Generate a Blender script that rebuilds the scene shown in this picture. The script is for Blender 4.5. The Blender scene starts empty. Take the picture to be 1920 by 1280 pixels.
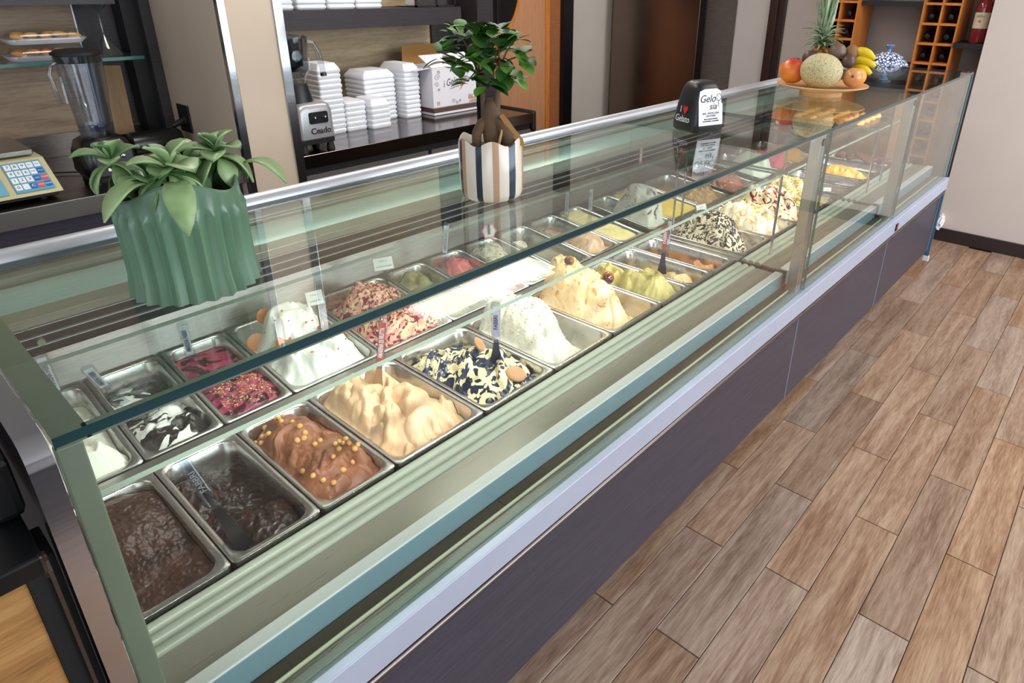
import bpy, bmesh, math, random
import numpy as np
from mathutils import Vector, Matrix, Euler
R_ = random.Random(7)
C = bpy.context.scene.collection
sc = bpy.context.scene
PI = math.pi
H = 1.72          # camera height; lengths below are measured from camera level, the builders add H
# ------------------------------------------------------------------ camera
yaw, pit, rol = map(math.radians, (49.06, 23.908, 0.577))
fw = Vector((math.cos(pit)*math.sin(yaw), math.cos(pit)*math.cos(yaw), -math.sin(pit)))
rt = Vector((math.cos(yaw), -math.sin(yaw), 0)); up = rt.cross(fw)
r2 = rt*math.cos(rol)+up*math.sin(rol); u2 = -rt*math.sin(rol)+up*math.cos(rol)
cam = bpy.data.cameras.new('camera'); co = bpy.data.objects.new('camera', cam); C.objects.link(co)
m = Matrix.Identity(4)
for i in range(3):
    m[i][0] = r2[i]; m[i][1] = u2[i]; m[i][2] = -fw[i]
m[2][3] = H
co.matrix_world = m
cam.sensor_width = 36; cam.lens = 1235.5/1920*36
cam.shift_x = -(1036.1-960)/1920; cam.shift_y = (515.6-640)/1920
cam.clip_start = 0.02
sc.camera = co
# ------------------------------------------------------------------ world, lights, exposure
w = bpy.data.worlds.new('world'); sc.world = w; w.use_nodes = True
w.node_tree.nodes['Background'].inputs[0].default_value = (0.80, 0.88, 1.0, 1)
w.node_tree.nodes['Background'].inputs[1].default_value = 0.85
sc.view_settings.view_transform = 'Standard'
sc.view_settings.look = 'None'
sc.view_settings.gamma = 1
sc.view_settings.use_curve_mapping = False
sc.view_settings.exposure = 0.35
sc.cycles.max_bounces = 10; sc.cycles.transparent_max_bounces = 24
sc.cycles.glossy_bounces = 5; sc.cycles.diffuse_bounces = 3
sc.cycles.sample_clamp_indirect = 6
sc.cycles.use_denoising = True

def area(name, loc, target, sx, sy, power, col=(1, 1, 1), spread=180):
    l = bpy.data.lights.new(name, 'AREA'); l.shape = 'RECTANGLE'; l.size = sx; l.size_y = sy
    l.energy = power; l.color = col; l.spread = math.radians(spread)
    o = bpy.data.objects.new(name, l); C.objects.link(o)
    o.location = (loc[0], loc[1], loc[2]+H)
    d = Vector(target)-Vector(loc); o.rotation_euler = d.to_track_quat('-Z', 'Y').to_euler()
    return o
area('shop_window_light', (3.2, -3.6, 0.1), (2.6, 1.2, -1.0), 4.5, 2.4, 150, (0.82, 0.9, 1.0))
area('door_light', (-2.8, -1.6, 0.2), (1.5, 1.6, -0.6), 2.0, 2.2, 34, (0.9, 0.95, 1.0))
area('ceiling_light_kitchen', (2.4, 2.4, 1.25), (2.4, 2.4, -1), 3.0, 0.5, 26, (1, 0.95, 0.88))
area('ceiling_light_hall', (3.6, -0.6, 1.25), (3.6, -0.6, -1), 2.4, 0.6, 24, (1, 0.96, 0.9))

# ------------------------------------------------------------------ material helpers
def newmat(name):
    m = bpy.data.materials.new(name); m.use_nodes = True
    nt = m.node_tree; b = nt.nodes['Principled BSDF']
    return m, nt, b
def rgb(c): # sRGB 0-255 -> linear
    return tuple(((x/255)/12.92 if x/255 <= 0.04045 else ((x/255+0.055)/1.055)**2.4) for x in c)+(1,)
def simple(name, c, rough=0.5, metal=0, spec=0.5, bump=0, bscale=200, coat=0, var=0, vscale=6, alpha=None, sss=0, emit=0):
    m, nt, b = newmat(name)
    b.inputs['Base Color'].default_value = rgb(c); b.inputs['Roughness'].default_value = rough
    b.inputs['Metallic'].default_value = metal; b.inputs['Specular IOR Level'].default_value = spec
    b.inputs['Coat Weight'].default_value = coat
    if sss:
        b.inputs['Subsurface Weight'].default_value = sss; b.inputs['Subsurface Scale'].default_value = 0.01
    if emit:
        b.inputs['Emission Color'].default_value = rgb(c); b.inputs['Emission Strength'].default_value = emit
    if bump or var:
        tc = nt.nodes.new('ShaderNodeTexCoord')
        n = nt.nodes.new('ShaderNodeTexNoise'); n.inputs['Scale'].default_value = bscale if bump else vscale
        n.inputs['Detail'].default_value = 5
        nt.links.new(tc.outputs['Object'], n.inputs['Vector'])
        if bump:
            bp = nt.nodes.new('ShaderNodeBump'); bp.inputs['Strength'].default_value = bump; bp.inputs['Distance'].default_value = 0.003
            nt.links.new(n.outputs['Fac'], bp.inputs['Height']); nt.links.new(bp.outputs['Normal'], b.inputs['Normal'])
        if var:
            n2 = nt.nodes.new('ShaderNodeTexNoise'); n2.inputs['Scale'].default_value = vscale; n2.inputs['Detail'].default_value = 6
            nt.links.new(tc.outputs['Object'], n2.inputs['Vector'])
            mx = nt.nodes.new('ShaderNodeMix'); mx.data_type = 'RGBA'
            lo = [x*(1-var) for x in rgb(c)[:3]]; hi = [min(1, x*(1+var)) for x in rgb(c)[:3]]
            mx.inputs['A'].default_value = (*lo, 1); mx.inputs['B'].default_value = (*hi, 1)
            nt.links.new(n2.outputs['Fac'], mx.inputs['Factor']); nt.links.new(mx.outputs['Result'], b.inputs['Base Color'])
    return m
def ramp(nt, stops):
    r = nt.nodes.new('ShaderNodeValToRGB')
    while len(r.color_ramp.elements) < len(stops): r.color_ramp.elements.new(0.5)
    for e, (p, c) in zip(r.color_ramp.elements, stops):
        e.position = p; e.color = rgb(c)
    return r
def wood(name, stops, stretch=(1, 14, 14), scale=3.0, rough=0.5, rand=False, bump=0.15, spec=0.4, fine=0.35, tint=0.25):
    m, nt, b = newmat(name)
    tc = nt.nodes.new('ShaderNodeTexCoord'); mp = nt.nodes.new('ShaderNodeMapping')
    mp.inputs['Scale'].default_value = stretch
    src = tc.outputs['Object']
    if rand:
        oi = nt.nodes.new('ShaderNodeObjectInfo'); mu = nt.nodes.new('ShaderNodeVectorMath'); mu.operation = 'MULTIPLY_ADD'
        cb = nt.nodes.new('ShaderNodeCombineXYZ')
        for i in range(3): nt.links.new(oi.outputs['Random'], cb.inputs[i])
        nt.links.new(cb.outputs[0], mu.inputs[0]); mu.inputs[1].default_value = (37, 71, 53); nt.links.new(src, mu.inputs[2])
        src = mu.outputs[0]
    nt.links.new(src, mp.inputs['Vector'])
    n1 = nt.nodes.new('ShaderNodeTexNoise'); n1.inputs['Scale'].default_value = scale; n1.inputs['Detail'].default_value = 4
    n1.inputs['Distortion'].default_value = 0.6; n1.inputs['Roughness'].default_value = 0.55
    n2 = nt.nodes.new('ShaderNodeTexNoise'); n2.inputs['Scale'].default_value = scale*7; n2.inputs['Detail'].default_value = 4
    nt.links.new(mp.outputs[0], n1.inputs['Vector']); nt.links.new(mp.outputs[0], n2.inputs['Vector'])
    mx = nt.nodes.new('ShaderNodeMix'); mx.data_type = 'FLOAT'; mx.inputs['Factor'].default_value = fine
    nt.links.new(n1.outputs['Fac'], mx.inputs['A']); nt.links.new(n2.outputs['Fac'], mx.inputs['B'])
    r = ramp(nt, stops); nt.links.new(mx.outputs['Result'], r.inputs[0])
    out = r.outputs[0]
    if rand:
        hs = nt.nodes.new('ShaderNodeHueSaturation')
        mr = nt.nodes.new('ShaderNodeMapRange'); mr.inputs['To Min'].default_value = 1-tint; mr.inputs['To Max'].default_value = 1+tint
        wn = nt.nodes.new('ShaderNodeTexWhiteNoise'); wn.noise_dimensions = '1D'
        nt.links.new(oi.outputs['Random'], wn.inputs['W'])
        nt.links.new(wn.outputs['Value'], mr.inputs['Value']); nt.links.new(mr.outputs[0], hs.inputs['Value'])
        mr2 = nt.nodes.new('ShaderNodeMapRange'); mr2.inputs['To Min'].default_value = 0.75; mr2.inputs['To Max'].default_value = 1.2
        nt.links.new(oi.outputs['Random'], mr2.inputs['Value']); nt.links.new(mr2.outputs[0], hs.inputs['Saturation'])
        nt.links.new(out, hs.inputs['Color']); out = hs.outputs[0]
    nt.links.new(out, b.inputs['Base Color'])
    b.inputs['Roughness'].default_value = rough; b.inputs['Specular IOR Level'].default_value = spec
    if bump:
        bp = nt.nodes.new('ShaderNodeBump'); bp.inputs['Strength'].default_value = bump; bp.inputs['Distance'].default_value = 0.002
        nt.links.new(mx.outputs['Result'], bp.inputs['Height']); nt.links.new(bp.outputs[0], b.inputs['Normal'])
    return m
def brushed(name, c, rough=0.3, stretch=(1, 60, 60), var=0.25, bump=0.05, metal=1):
    m, nt, b = newmat(name)
    tc = nt.nodes.new('ShaderNodeTexCoord'); mp = nt.nodes.new('ShaderNodeMapping'); mp.inputs['Scale'].default_value = stretch
    n = nt.nodes.new('ShaderNodeTexNoise'); n.inputs['Scale'].default_value = 8; n.inputs['Detail'].default_value = 6
    nt.links.new(tc.outputs['Object'], mp.inputs[0]); nt.links.new(mp.outputs[0], n.inputs['Vector'])
    mr = nt.nodes.new('ShaderNodeMapRange'); mr.inputs['To Min'].default_value = rough*(1-var); mr.inputs['To Max'].default_value = rough*(1+var)
    nt.links.new(n.outputs['Fac'], mr.inputs['Value']); nt.links.new(mr.outputs[0], b.inputs['Roughness'])
    n2 = nt.nodes.new('ShaderNodeTexNoise'); n2.inputs['Scale'].default_value = 9; n2.inputs['Detail'].default_value = 5
    nt.links.new(tc.outputs['Object'], n2.inputs['Vector'])
    mx = nt.nodes.new('ShaderNodeMix'); mx.data_type = 'RGBA'
    mx.inputs['A'].default_value = tuple(x*0.86 for x in rgb(c)[:3])+(1,); mx.inputs['B'].default_value = rgb(c)
    nt.links.new(n2.outputs['Fac'], mx.inputs['Factor']); nt.links.new(mx.outputs['Result'], b.inputs['Base Color'])
    b.inputs['Metallic'].default_value = metal
    bp = nt.nodes.new('ShaderNodeBump'); bp.inputs['Strength'].default_value = bump; bp.inputs['Distance'].default_value = 0.001
    nt.links.new(n.outputs['Fac'], bp.inputs['Height']); nt.links.new(bp.outputs[0], b.inputs['Normal'])
    return m
def glassmat(name, tint=(240, 248, 244), r0=0.04, gain=1.0, rough=0.0):
    m, nt, b = newmat(name); nt.nodes.remove(b)
    out = nt.nodes['Material Output']
    g = nt.nodes.new('ShaderNodeNewGeometry'); dt = nt.nodes.new('ShaderNodeVectorMath'); dt.operation = 'DOT_PRODUCT'
    nt.links.new(g.outputs['Normal'], dt.inputs[0]); nt.links.new(g.outputs['Incoming'], dt.inputs[1])
    def math_(op, a, bb=None, clamp=False):
        n = nt.nodes.new('ShaderNodeMath'); n.operation = op; n.use_clamp = clamp
        for i, v in enumerate((a, bb)):
            if v is None: continue
            if isinstance(v, (int, float)): n.inputs[i].default_value = v
            else: nt.links.new(v, n.inputs[i])
        return n.outputs[0]
    c = math_('ABSOLUTE', dt.outputs['Value']); k = math_('SUBTRACT', 1.0, c, True); p = math_('POWER', k, 5)
    f = math_('ADD', math_('MULTIPLY', p, (1-r0)*gain), r0, True)
    t = nt.nodes.new('ShaderNodeBsdfTransparent'); t.inputs[0].default_value = rgb(tint)
    gl = nt.nodes.new('ShaderNodeBsdfGlossy'); gl.inputs['Roughness'].default_value = rough; gl.inputs[0].default_value = (1, 1, 1, 1)
    mx = nt.nodes.new('ShaderNodeMixShader'); nt.links.new(f, mx.inputs[0]); nt.links.new(t.outputs[0], mx.inputs[1]); nt.links.new(gl.outputs[0], mx.inputs[2])
    nt.links.new(mx.outputs[0], out.inputs[0])
    return m
def gelmat(name, base, second=None, sauce=None, thr=0.56, scale=22, rough=0.42, bump=0.35, mixs=14, bscale=150, sharp=0.03, spec=0.4, sauce_rough=0.2):
    m, nt, b = newmat(name)
    tc = nt.nodes.new('ShaderNodeTexCoord')
    n1 = nt.nodes.new('ShaderNodeTexNoise'); n1.inputs['Scale'].default_value = mixs; n1.inputs['Detail'].default_value = 3; n1.inputs['Distortion'].default_value = 2.2
    nt.links.new(tc.outputs['Object'], n1.inputs['Vector'])
    r1 = ramp(nt, [(0.35, base), (0.65, second or base)]); nt.links.new(n1.outputs['Fac'], r1.inputs[0])
    col = r1.outputs[0]
    rn = None
    if sauce:
        n2 = nt.nodes.new('ShaderNodeTexNoise'); n2.inputs['Scale'].default_value = scale; n2.inputs['Detail'].default_value = 2; n2.inputs['Distortion'].default_value = 3.0
        nt.links.new(tc.outputs['Object'], n2.inputs['Vector'])
        mr = nt.nodes.new('ShaderNodeMapRange'); mr.inputs['From Min'].default_value = thr-sharp; mr.inputs['From Max'].default_value = thr+sharp
        nt.links.new(n2.outputs['Fac'], mr.inputs['Value'])
        mx = nt.nodes.new('ShaderNodeMix'); mx.data_type = 'RGBA'; mx.inputs['B'].default_value = rgb(sauce)
        nt.links.new(mr.outputs[0], mx.inputs['Factor']); nt.links.new(col, mx.inputs['A']); col = mx.outputs['Result']
        m3 = nt.nodes.new('ShaderNodeMix'); m3.data_type = 'FLOAT'; m3.inputs['A'].default_value = rough; m3.inputs['B'].default_value = sauce_rough
        nt.links.new(mr.outputs[0], m3.inputs['Factor']); nt.links.new(m3.outputs['Result'], b.inputs['Roughness'])
    else: b.inputs['Roughness'].default_value = rough
    nt.links.new(col, b.inputs['Base Color'])
    b.inputs['Specular IOR Level'].default_value = spec
    n3 = nt.nodes.new('ShaderNodeTexNoise'); n3.inputs['Scale'].default_value = bscale; n3.inputs['Detail'].default_value = 4
    nt.links.new(tc.outputs['Object'], n3.inputs['Vector'])
    bp = nt.nodes.new('ShaderNodeBump'); bp.inputs['Strength'].default_value = bump; bp.inputs['Distance'].default_value = 0.002
    nt.links.new(n3.outputs['Fac'], bp.inputs['Height']); nt.links.new(bp.outputs[0], b.inputs['Normal'])
    return m

M = {}
M['glass'] = glassmat('clear_glass', (249, 252, 250), 0.017)
M['topglass'] = glassmat('counter_top_glass', (244, 249, 246), 0.032, 1.0)
M['endglass'] = glassmat('end_glass', (240, 246, 245), 0.04)
M['clear'] = glassmat('clear_plastic', (235, 238, 242), 0.06, 1.0, 0.03)
M['smoke'] = glassmat('smoked_plastic', (150, 155, 160), 0.08, 1.0, 0.05)
M['edge'] = simple('glass_edge_teal', (14, 52, 58), 0.12, 0, 0.8)
M['edge_light'] = simple('glass_edge_pale', (112, 126, 116), 0.2, 0, 0.5)
M['edge_blue'] = simple('glass_edge_blue', (66, 104, 130), 0.15, 0, 0.6)
M['steel'] = brushed('brushed_steel', (190, 188, 184), 0.3)
M['pansteel'] = brushed('pan_steel', (205, 203, 200), 0.26, (3, 3, 3), 0.3, 0.0)
M['polished'] = brushed('polished_steel', (200, 202, 210), 0.14, (1, 1, 30), 0.3, 0.02)
M['darksteel'] = brushed('dark_brushed_steel', (120, 112, 108), 0.28)
M['alu'] = brushed('satin_aluminium', (196, 204, 226), 0.34, metal=0.35)
M['alu2'] = brushed('rail_aluminium', (206, 208, 214), 0.38, metal=0.55)
M['greytrim'] = simple('grey_green_trim', (124, 134, 118), 0.35, 0.2, var=.12, vscale=9)
M['ridge'] = simple('pale_grey_green_plastic', (158, 166, 152), 0.3)
M['paleblue'] = simple('pale_blue_enamel', (228, 232, 230), 0.3)
M['blueface'] = simple('grey_blue_enamel', (120, 150, 160), 0.35)
M['cyan'] = simple('pale_cyan_satin', (176, 206, 202), 0.25, 0.2)
M['shadechan'] = simple('shaded_brown_channel', (78, 70, 54), 0.4, 0.2, var=0.3)  # dark brown carries the shade inside the gutter channel
M['cream'] = simple('cream_seal', (206, 208, 176), 0.5)
M['black'] = simple('black_plastic', (20, 20, 22), 0.4, bump=0.1)
M['blackgloss'] = simple('black_gloss', (12, 13, 16), 0.28, 0, 0.5)
M['rubber'] = simple('black_rubber', (14, 14, 14), 0.6)
M['slab'] = brushed('brushed_slab', (164, 162, 150), 0.3, (1, 50, 50), metal=0.4)
M['laminate'] = wood('dark_grained_laminate', [(0.3, (47, 44, 55)), (0.55, (64, 60, 72)), (0.75, (84, 80, 92))], (0.6, 30, 30), 6, 0.42, bump=0.12, fine=0.5)
M['darkwood'] = wood('dark_wood_shelf', [(0.3, (36, 32, 35)), (0.6, (56, 50, 54)), (0.8, (72, 66, 70))], (1, 30, 30), 5, 0.45, fine=0.5)
M['wallwood'] = wood('taupe_wood_panel', [(0.3, (120, 98, 80)), (0.5, (158, 134, 110)), (0.75, (180, 158, 132))], (1.2, 14, 14), 2.4, 0.55)
M['wallwood2'] = wood('pale_oak_panel', [(0.3, (150, 128, 98)), (0.5, (180, 160, 128)), (0.75, (200, 182, 152))], (1.2, 12, 12), 2.4, 0.55)
M['board'] = wood('light_board', [(0.3, (134, 108, 80)), (0.7, (160, 134, 104))], (10, 10, 1), 4, 0.5)
M['deskwood'] = wood('oak_desk_front', [(0.3, (116, 78, 40)), (0.5, (160, 116, 66)), (0.72, (186, 144, 92))], (1.4, 8, 14), 3.2, 0.5)
M['orange'] = wood('orange_pine', [(0.3, (184, 104, 38)), (0.7, (214, 134, 60))], (8, 8, 1.2), 4, 0.4)
M['cherry'] = wood('cherry_door', [(0.3, (172, 118, 82)), (0.7, (198, 146, 108))], (14, 14, 1.0), 5, 0.45)
M['cherry2'] = wood('brown_cherry_side', [(0.3, (140, 84, 48)), (0.7, (164, 104, 64))], (2, 2, 20), 5, 0.45)
M['brownframe'] = simple('dark_brown_frame', (58, 32, 26), 0.35, var=0.2)
M['wall'] = simple('plaster_wall', (206, 194, 186), 0.85, bump=0.12, bscale=60, var=0.06, vscale=2.5)
M['wallgrey'] = simple('grey_wall', (160, 152, 148), 0.6, var=0.08, vscale=2)
M['beige'] = simple('beige_panel', (196, 178, 158), 0.6, var=0.07, vscale=5, bump=0.05, bscale=90)
M['beige2'] = simple('grey_beige_panel', (194, 184, 172), 0.6, var=0.07, vscale=4)
M['ceiling'] = simple('ceiling_white', (225, 222, 216), 0.9)
M['tile'] = wood('wood_look_tile', [(0.27, (98, 70, 54)), (0.42, (142, 110, 88)), (0.56, (170, 142, 120)), (0.75, (194, 168, 146))], (0.8, 9, 9), 3.0, 0.36, True, 0.12, 0.45, 0.42, 0.13)
M['grout'] = simple('dark_grout', (44, 36, 36), 0.8)
M['skirting'] = simple('dark_skirting', (44, 34, 34), 0.4)
M['white'] = simple('white_plastic', (232, 234, 240), 0.4)
M['foam'] = simple('white_foam', (236, 238, 244), 0.7, bump=0.08, bscale=300)
M['paper'] = simple('white_paper', (236, 236, 238), 0.6)
M['ink'] = simple('ink_black', (26, 24, 28), 0.6)
M['navyink'] = simple('ink_navy', (44, 58, 100), 0.6)
M['greyink'] = simple('ink_grey', (120, 120, 126), 0.6)
M['redink'] = simple('ink_red', (200, 30, 40), 0.5)
M['lamp'] = simple('lamp_tube', (255, 250, 240), 0.5, emit=6)
M['ceilamp'] = simple('ceiling_lamp_panel', (255, 252, 246), 0.5, emit=10)
M['card'] = simple('cardboard_brown', (168, 124, 66), 0.75)
M['greenglaze'] = simple('sage_green_glaze', (92, 124, 98), 0.26, 0, 0.55, var=0.08, vscale=18)
M['cream_glaze'] = simple('cream_glaze', (226, 214, 198), 0.22, 0, 0.6, var=0.04, vscale=30)
M['tan_glaze'] = simple('tan_glaze', (188, 150, 122), 0.22, 0, 0.6)
M['navy_glaze'] = simple('navy_glaze', (44, 54, 72), 0.2, 0, 0.6)
M['soil'] = simple('potting_soil', (62, 44, 32), 0.95, bump=0.8, bscale=90)
M['bark'] = simple('ficus_bark', (98, 74, 52), 0.75, bump=0.5, bscale=60, var=0.3, vscale=20)
M['bamboo'] = simple('bamboo_stick', (196, 160, 100), 0.5)
M['platewood'] = wood('pale_turned_wood', [(0.3, (214, 158, 100)), (0.7, (232, 182, 126))], (3, 3, 3), 5, 0.35)

# ------------------------------------------------------------------ mesh helpers
class MB:
    def __init__(s): s.v = []; s.f = []; s.m = []
    def add(s, vs, fs, mi=0):
        o = len(s.v); s.v += [tuple(map(float, p)) for p in vs]; s.f += [tuple(i+o for i in f) for f in fs]; s.m += [mi]*len(fs); return s
    def box(s, x0, x1, y0, y1, z0, z1, mi=0, edge=None, ax=2):
        vs = [(x, y, z) for z in (z0, z1) for y in (y0, y1) for x in (x0, x1)]
        fs = [(0, 2, 3, 1), (4, 5, 7, 6), (0, 1, 5, 4), (2, 6, 7, 3), (0, 4, 6, 2), (1, 3, 7, 5)]
        axs = [2, 2, 1, 1, 0, 0]
        for f, a in zip(fs, axs):
            pass
        o = len(s.v); s.v += vs; s.f += [tuple(i+o for i in f) for f in fs]
        s.m += [mi if (edge is None or a == ax) else edge for a in axs]
        return s
    def tube(s, pts, rad, n=10, mi=0, cap=True):
        pts = [Vector(p) for p in pts]; rad = rad if isinstance(rad, (list, tuple)) else [rad]*len(pts)
        rings = []; prev = None
        for i, p in enumerate(pts):
            d = (pts[min(i+1, len(pts)-1)]-pts[max(i-1, 0)]).normalized()
            if prev is None:
                a = d.orthogonal().normalized()
            else:
                a = (prev-d*prev.dot(d)).normalized()
            prev = a; b = d.cross(a)
            rings.append([p+(a*math.cos(2*PI*k/n)+b*math.sin(2*PI*k/n))*rad[i] for k in range(n)])
        vs = [q for r in rings for q in r]; fs = []
        for i in range(len(pts)-1):
            for k in range(n):
                k2 = (k+1) % n; fs.append((i*n+k, i*n+k2, (i+1)*n+k2, (i+1)*n+k))
        if cap: fs.append(tuple(reversed(range(n)))); fs.append(tuple((len(pts)-1)*n+k for k in range(n)))
        return s.add(vs, fs, mi)
    def lathe(s, prof, n=32, c=(0, 0, 0), mi=0, rf=None, zf=None):
        vs = []; fs = []
        for (r, z) in prof:
            for k in range(n):
                a = 2*PI*k/n; rr = r*(rf(a, z) if rf else 1); zz = z+(zf(a, z) if zf else 0)
                vs.append((c[0]+rr*math.cos(a), c[1]+rr*math.sin(a), c[2]+zz))
        for i in range(len(prof)-1):
            for k in range(n):
                k2 = (k+1) % n; fs.append((i*n+k, i*n+k2, (i+1)*n+k2, (i+1)*n+k))
        if prof[0][0] > 1e-4: fs.append(tuple(reversed(range(n))))
        if prof[-1][0] > 1e-4: fs.append(tuple((len(prof)-1)*n+k for k in range(n)))
        return s.add(vs, fs, mi)
    def ball(s, c, r, n=12, rings=8, mi=0, sc_=(1, 1, 1)):
        prof = [(math.sin(PI*i/rings)*1, -math.cos(PI*i/rings)) for i in range(rings+1)]
        vs = []; fs = []
        for i, (rr, z) in enumerate(prof):
            for k in range(n):
                a = 2*PI*k/n; vs.append((c[0]+rr*r*sc_[0]*math.cos(a), c[1]+rr*r*sc_[1]*math.sin(a), c[2]+z*r*sc_[2]))
        for i in range(rings):
            for k in range(n):
                k2 = (k+1) % n; fs.append((i*n+k, i*n+k2, (i+1)*n+k2, (i+1)*n+k))
        return s.add(vs, fs, mi)
    def loft(s, loops, mi=0, cap0=True, cap1=True):
        n = len(loops[0]); vs = [p for l in loops for p in l]; fs = []
        for i in range(len(loops)-1):
            for k in range(n):
                k2 = (k+1) % n; fs.append((i*n+k, i*n+k2, (i+1)*n+k2, (i+1)*n+k))
        if cap0: fs.append(tuple(reversed(range(n))))
        if cap1: fs.append(tuple((len(loops)-1)*n+k for k in range(n)))
        return s.add(vs, fs, mi)
def rrect(w, d, r, z, cx=0, cy=0, n=5):
    pts = []
    for (sx, sy, a0) in ((1, -1, -PI/2), (1, 1, 0), (-1, 1, PI/2), (-1, -1, PI)):
        for k in range(n+1):
            a = a0+PI/2*k/n
            pts.append((cx+sx*(w/2-r)+r*math.cos(a), cy+sy*(d/2-r)+r*math.sin(a), z))
    return pts
def link(name, me, mats, parent=None, smooth=40, bevel=0):
    for mt in (mats if isinstance(mats, (list, tuple)) else [mats]): me.materials.append(mt)
    if smooth:
        me.polygons.foreach_set('use_smooth', [True]*len(me.polygons))
        me.set_sharp_from_angle(angle=math.radians(smooth))
    o = bpy.data.objects.new(name, me); C.objects.link(o)
    if parent is not None: o.parent = parent
    if bevel:
        bv = o.modifiers.new('bevel', 'BEVEL'); bv.width = bevel; bv.segments = 2; bv.limit_method = 'ANGLE'; bv.angle_limit = math.radians(40)
    return o
def mesh(name, mb):
    me = bpy.data.meshes.new(name); me.from_pydata(mb.v, [], mb.f); me.update()
    if any(mb.m): me.polygons.foreach_set('material_index', mb.m)
    return me
def off(root):   # camera-level coordinates of a root
    return Vector((root.location.x, root.location.y, root.location.z-H))
def part(name, mb, mats, root, smooth=40, bevel=0, world=True, flip=False):
    """mesh part; with world=True the vertices are given in camera-level coordinates and are made local to the root"""
    if world:
        r = root
        o = Vector((0, 0, 0))
        while r is not None: o += Vector(r.location); r = r.parent
        mb.v = [(x-o.x, y-o.y, z+H-o.z) for (x, y, z) in mb.v]
    me = mesh(name, mb)
    bm = bmesh.new(); bm.from_mesh(me); bmesh.ops.recalc_face_normals(bm, faces=bm.faces); bm.to_mesh(me); bm.free()
    return link(name, me, mats, root, smooth, bevel)
def thing(name, label, cat, loc, rot=(0, 0, 0), group=None):
    o = bpy.data.objects.new(name, None); C.objects.link(o); o.empty_display_size = 0.05
    o.location = (loc[0], loc[1], loc[2]+H); o.rotation_euler = rot
    o['label'] = label; o['category'] = cat
    if group: o['group'] = group
    return o
def solo(name, mb, mats, label, cat, loc, rot=(0, 0, 0), group=None, smooth=40, bevel=0):
    o = part(name, mb, mats, None, smooth, bevel, world=False)
    o.location = (loc[0], loc[1], loc[2]+H); o.rotation_euler = rot
    o['label'] = label; o['category'] = cat
    if group: o['group'] = group
    return o
def struct(name, mb, mats, smooth=0, bevel=0):
    mb.v = [(x, y, z+H) for (x, y, z) in mb.v]
    o = part(name, mb, mats, None, smooth, bevel, world=False); o['kind'] = 'structure'
    return o
def copy_tree(o, parent=None):
    c = o.copy(); C.objects.link(c)
    if parent is not None: c.parent = parent
    for ch in list(o.children): copy_tree(ch, c)
    return c
def text(name, s, size, loc, rot, mat, parent, shear=0, ext=0.0002, align='CENTER', xs=1.0, bold=0):
    cu = bpy.data.curves.new(name, 'FONT'); cu.body = s; cu.size = size; cu.align_x = align; cu.align_y = 'CENTER'
    cu.shear = shear; cu.extrude = ext; cu.resolution_u = 3; cu.offset = bold
    cu.materials.append(mat)
    tmp = bpy.data.objects.new('tmp', cu); me = bpy.data.meshes.new_from_object(tmp); bpy.data.objects.remove(tmp); bpy.data.curves.remove(cu)
    o = bpy.data.objects.new(name, me); C.objects.link(o); o.parent = parent
    o.location = loc; o.rotation_euler = rot; o.scale = (xs, 1, 1)
    return o
# numpy gradient noise
def perlin(x, y, seed):
    rs = np.random.RandomState(seed); perm = rs.permutation(256); ang = rs.rand(256)*2*PI
    xi = np.floor(x).astype(int); yi = np.floor(y).astype(int); xf = x-xi; yf = y-yi
    def g(ix, iy, dx, dy):
        h = ang[perm[(perm[ix & 255]+iy) & 255]]; return np.cos(h)*dx+np.sin(h)*dy
    u = xf*xf*xf*(xf*(xf*6-15)+10); v = yf*yf*yf*(yf*(yf*6-15)+10)
    a = g(xi, yi, xf, yf); b = g(xi+1, yi, xf-1, yf); c = g(xi, yi+1, xf, yf-1); d = g(xi+1, yi+1, xf-1, yf-1)
    return (a*(1-u)+b*u)*(1-v)+(c*(1-u)+d*u)*v
def fbm(x, y, seed, o=4):
    s = 0; a = 1; f = 1
    for i in range(o): s = s+a*perlin(x*f+i*7.3, y*f+i*3.1, seed+i); a *= 0.5; f *= 2.03
    return s
#PART2
# ================================================================== room
struct('floor', MB().box(-3.5, 6.4, -5.0, 4.3, -H-0.05, -H-0.006), M['grout'])
FL = bpy.data.objects['floor']
ty, tx, py = 0.1402, 0.8168, 0.1422
tilemesh = {}
def tile_mesh(lx):
    key = round(lx, 3)
    if key not in tilemesh:
        b = bmesh.new(); bmesh.ops.create_cube(b, size=1)
        for v in b.verts: v.co = Vector((v.co.x*lx, v.co.y*ty, v.co.z*0.008))
        bmesh.ops.bevel(b, geom=[e for e in b.edges if all(v.co.z > 0 for v in e.verts)], offset=0.0012, segments=1, affect='EDGES')
        me = bpy.data.meshes.new('tile'); b.to_mesh(me); b.free(); me.materials.append(M['tile']); tilemesh[key] = me
    return tilemesh[key]
offs = {0: 0.945, 1: 0.709, 2: 0.955, 3: 0.728, 4: 0.969, 5: 0.742, -1: 0.697, -2: 0.93}
for k in range(-2, 16):
    yc = 0.7866-py*(k+0.5); o0 = offs.get(k, 0.985 if k % 2 == 0 else 0.755)*1.72
    j = -2
    while True:
        xa = o0+j*0.8196; xb = xa+0.8196; j += 1
        if xb < 0.2: continue
        if xa > 5.36: break
        xb2 = min(xb, 5.355)
        if xb2-xa < 0.05: break
        o = bpy.data.objects.new('tile', tile_mesh(xb2-xa-0.0032)); C.objects.link(o); o.parent = FL
        o.location = ((xa+xb2)/2, yc, -0.0035)
struct('ceiling', MB().box(-3.5, 6.4, -5.0, 4.3, 1.36, 1.42), M['ceiling'])
struct('wall_back', MB().box(-3.5, 6.0, 3.95, 4.1, -H, 1.36), M['beige2'])
struct('wall_end', MB().box(5.8, 6.0, 0.6, 3.95, -H, 1.36), M['wallgrey'])
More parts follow.
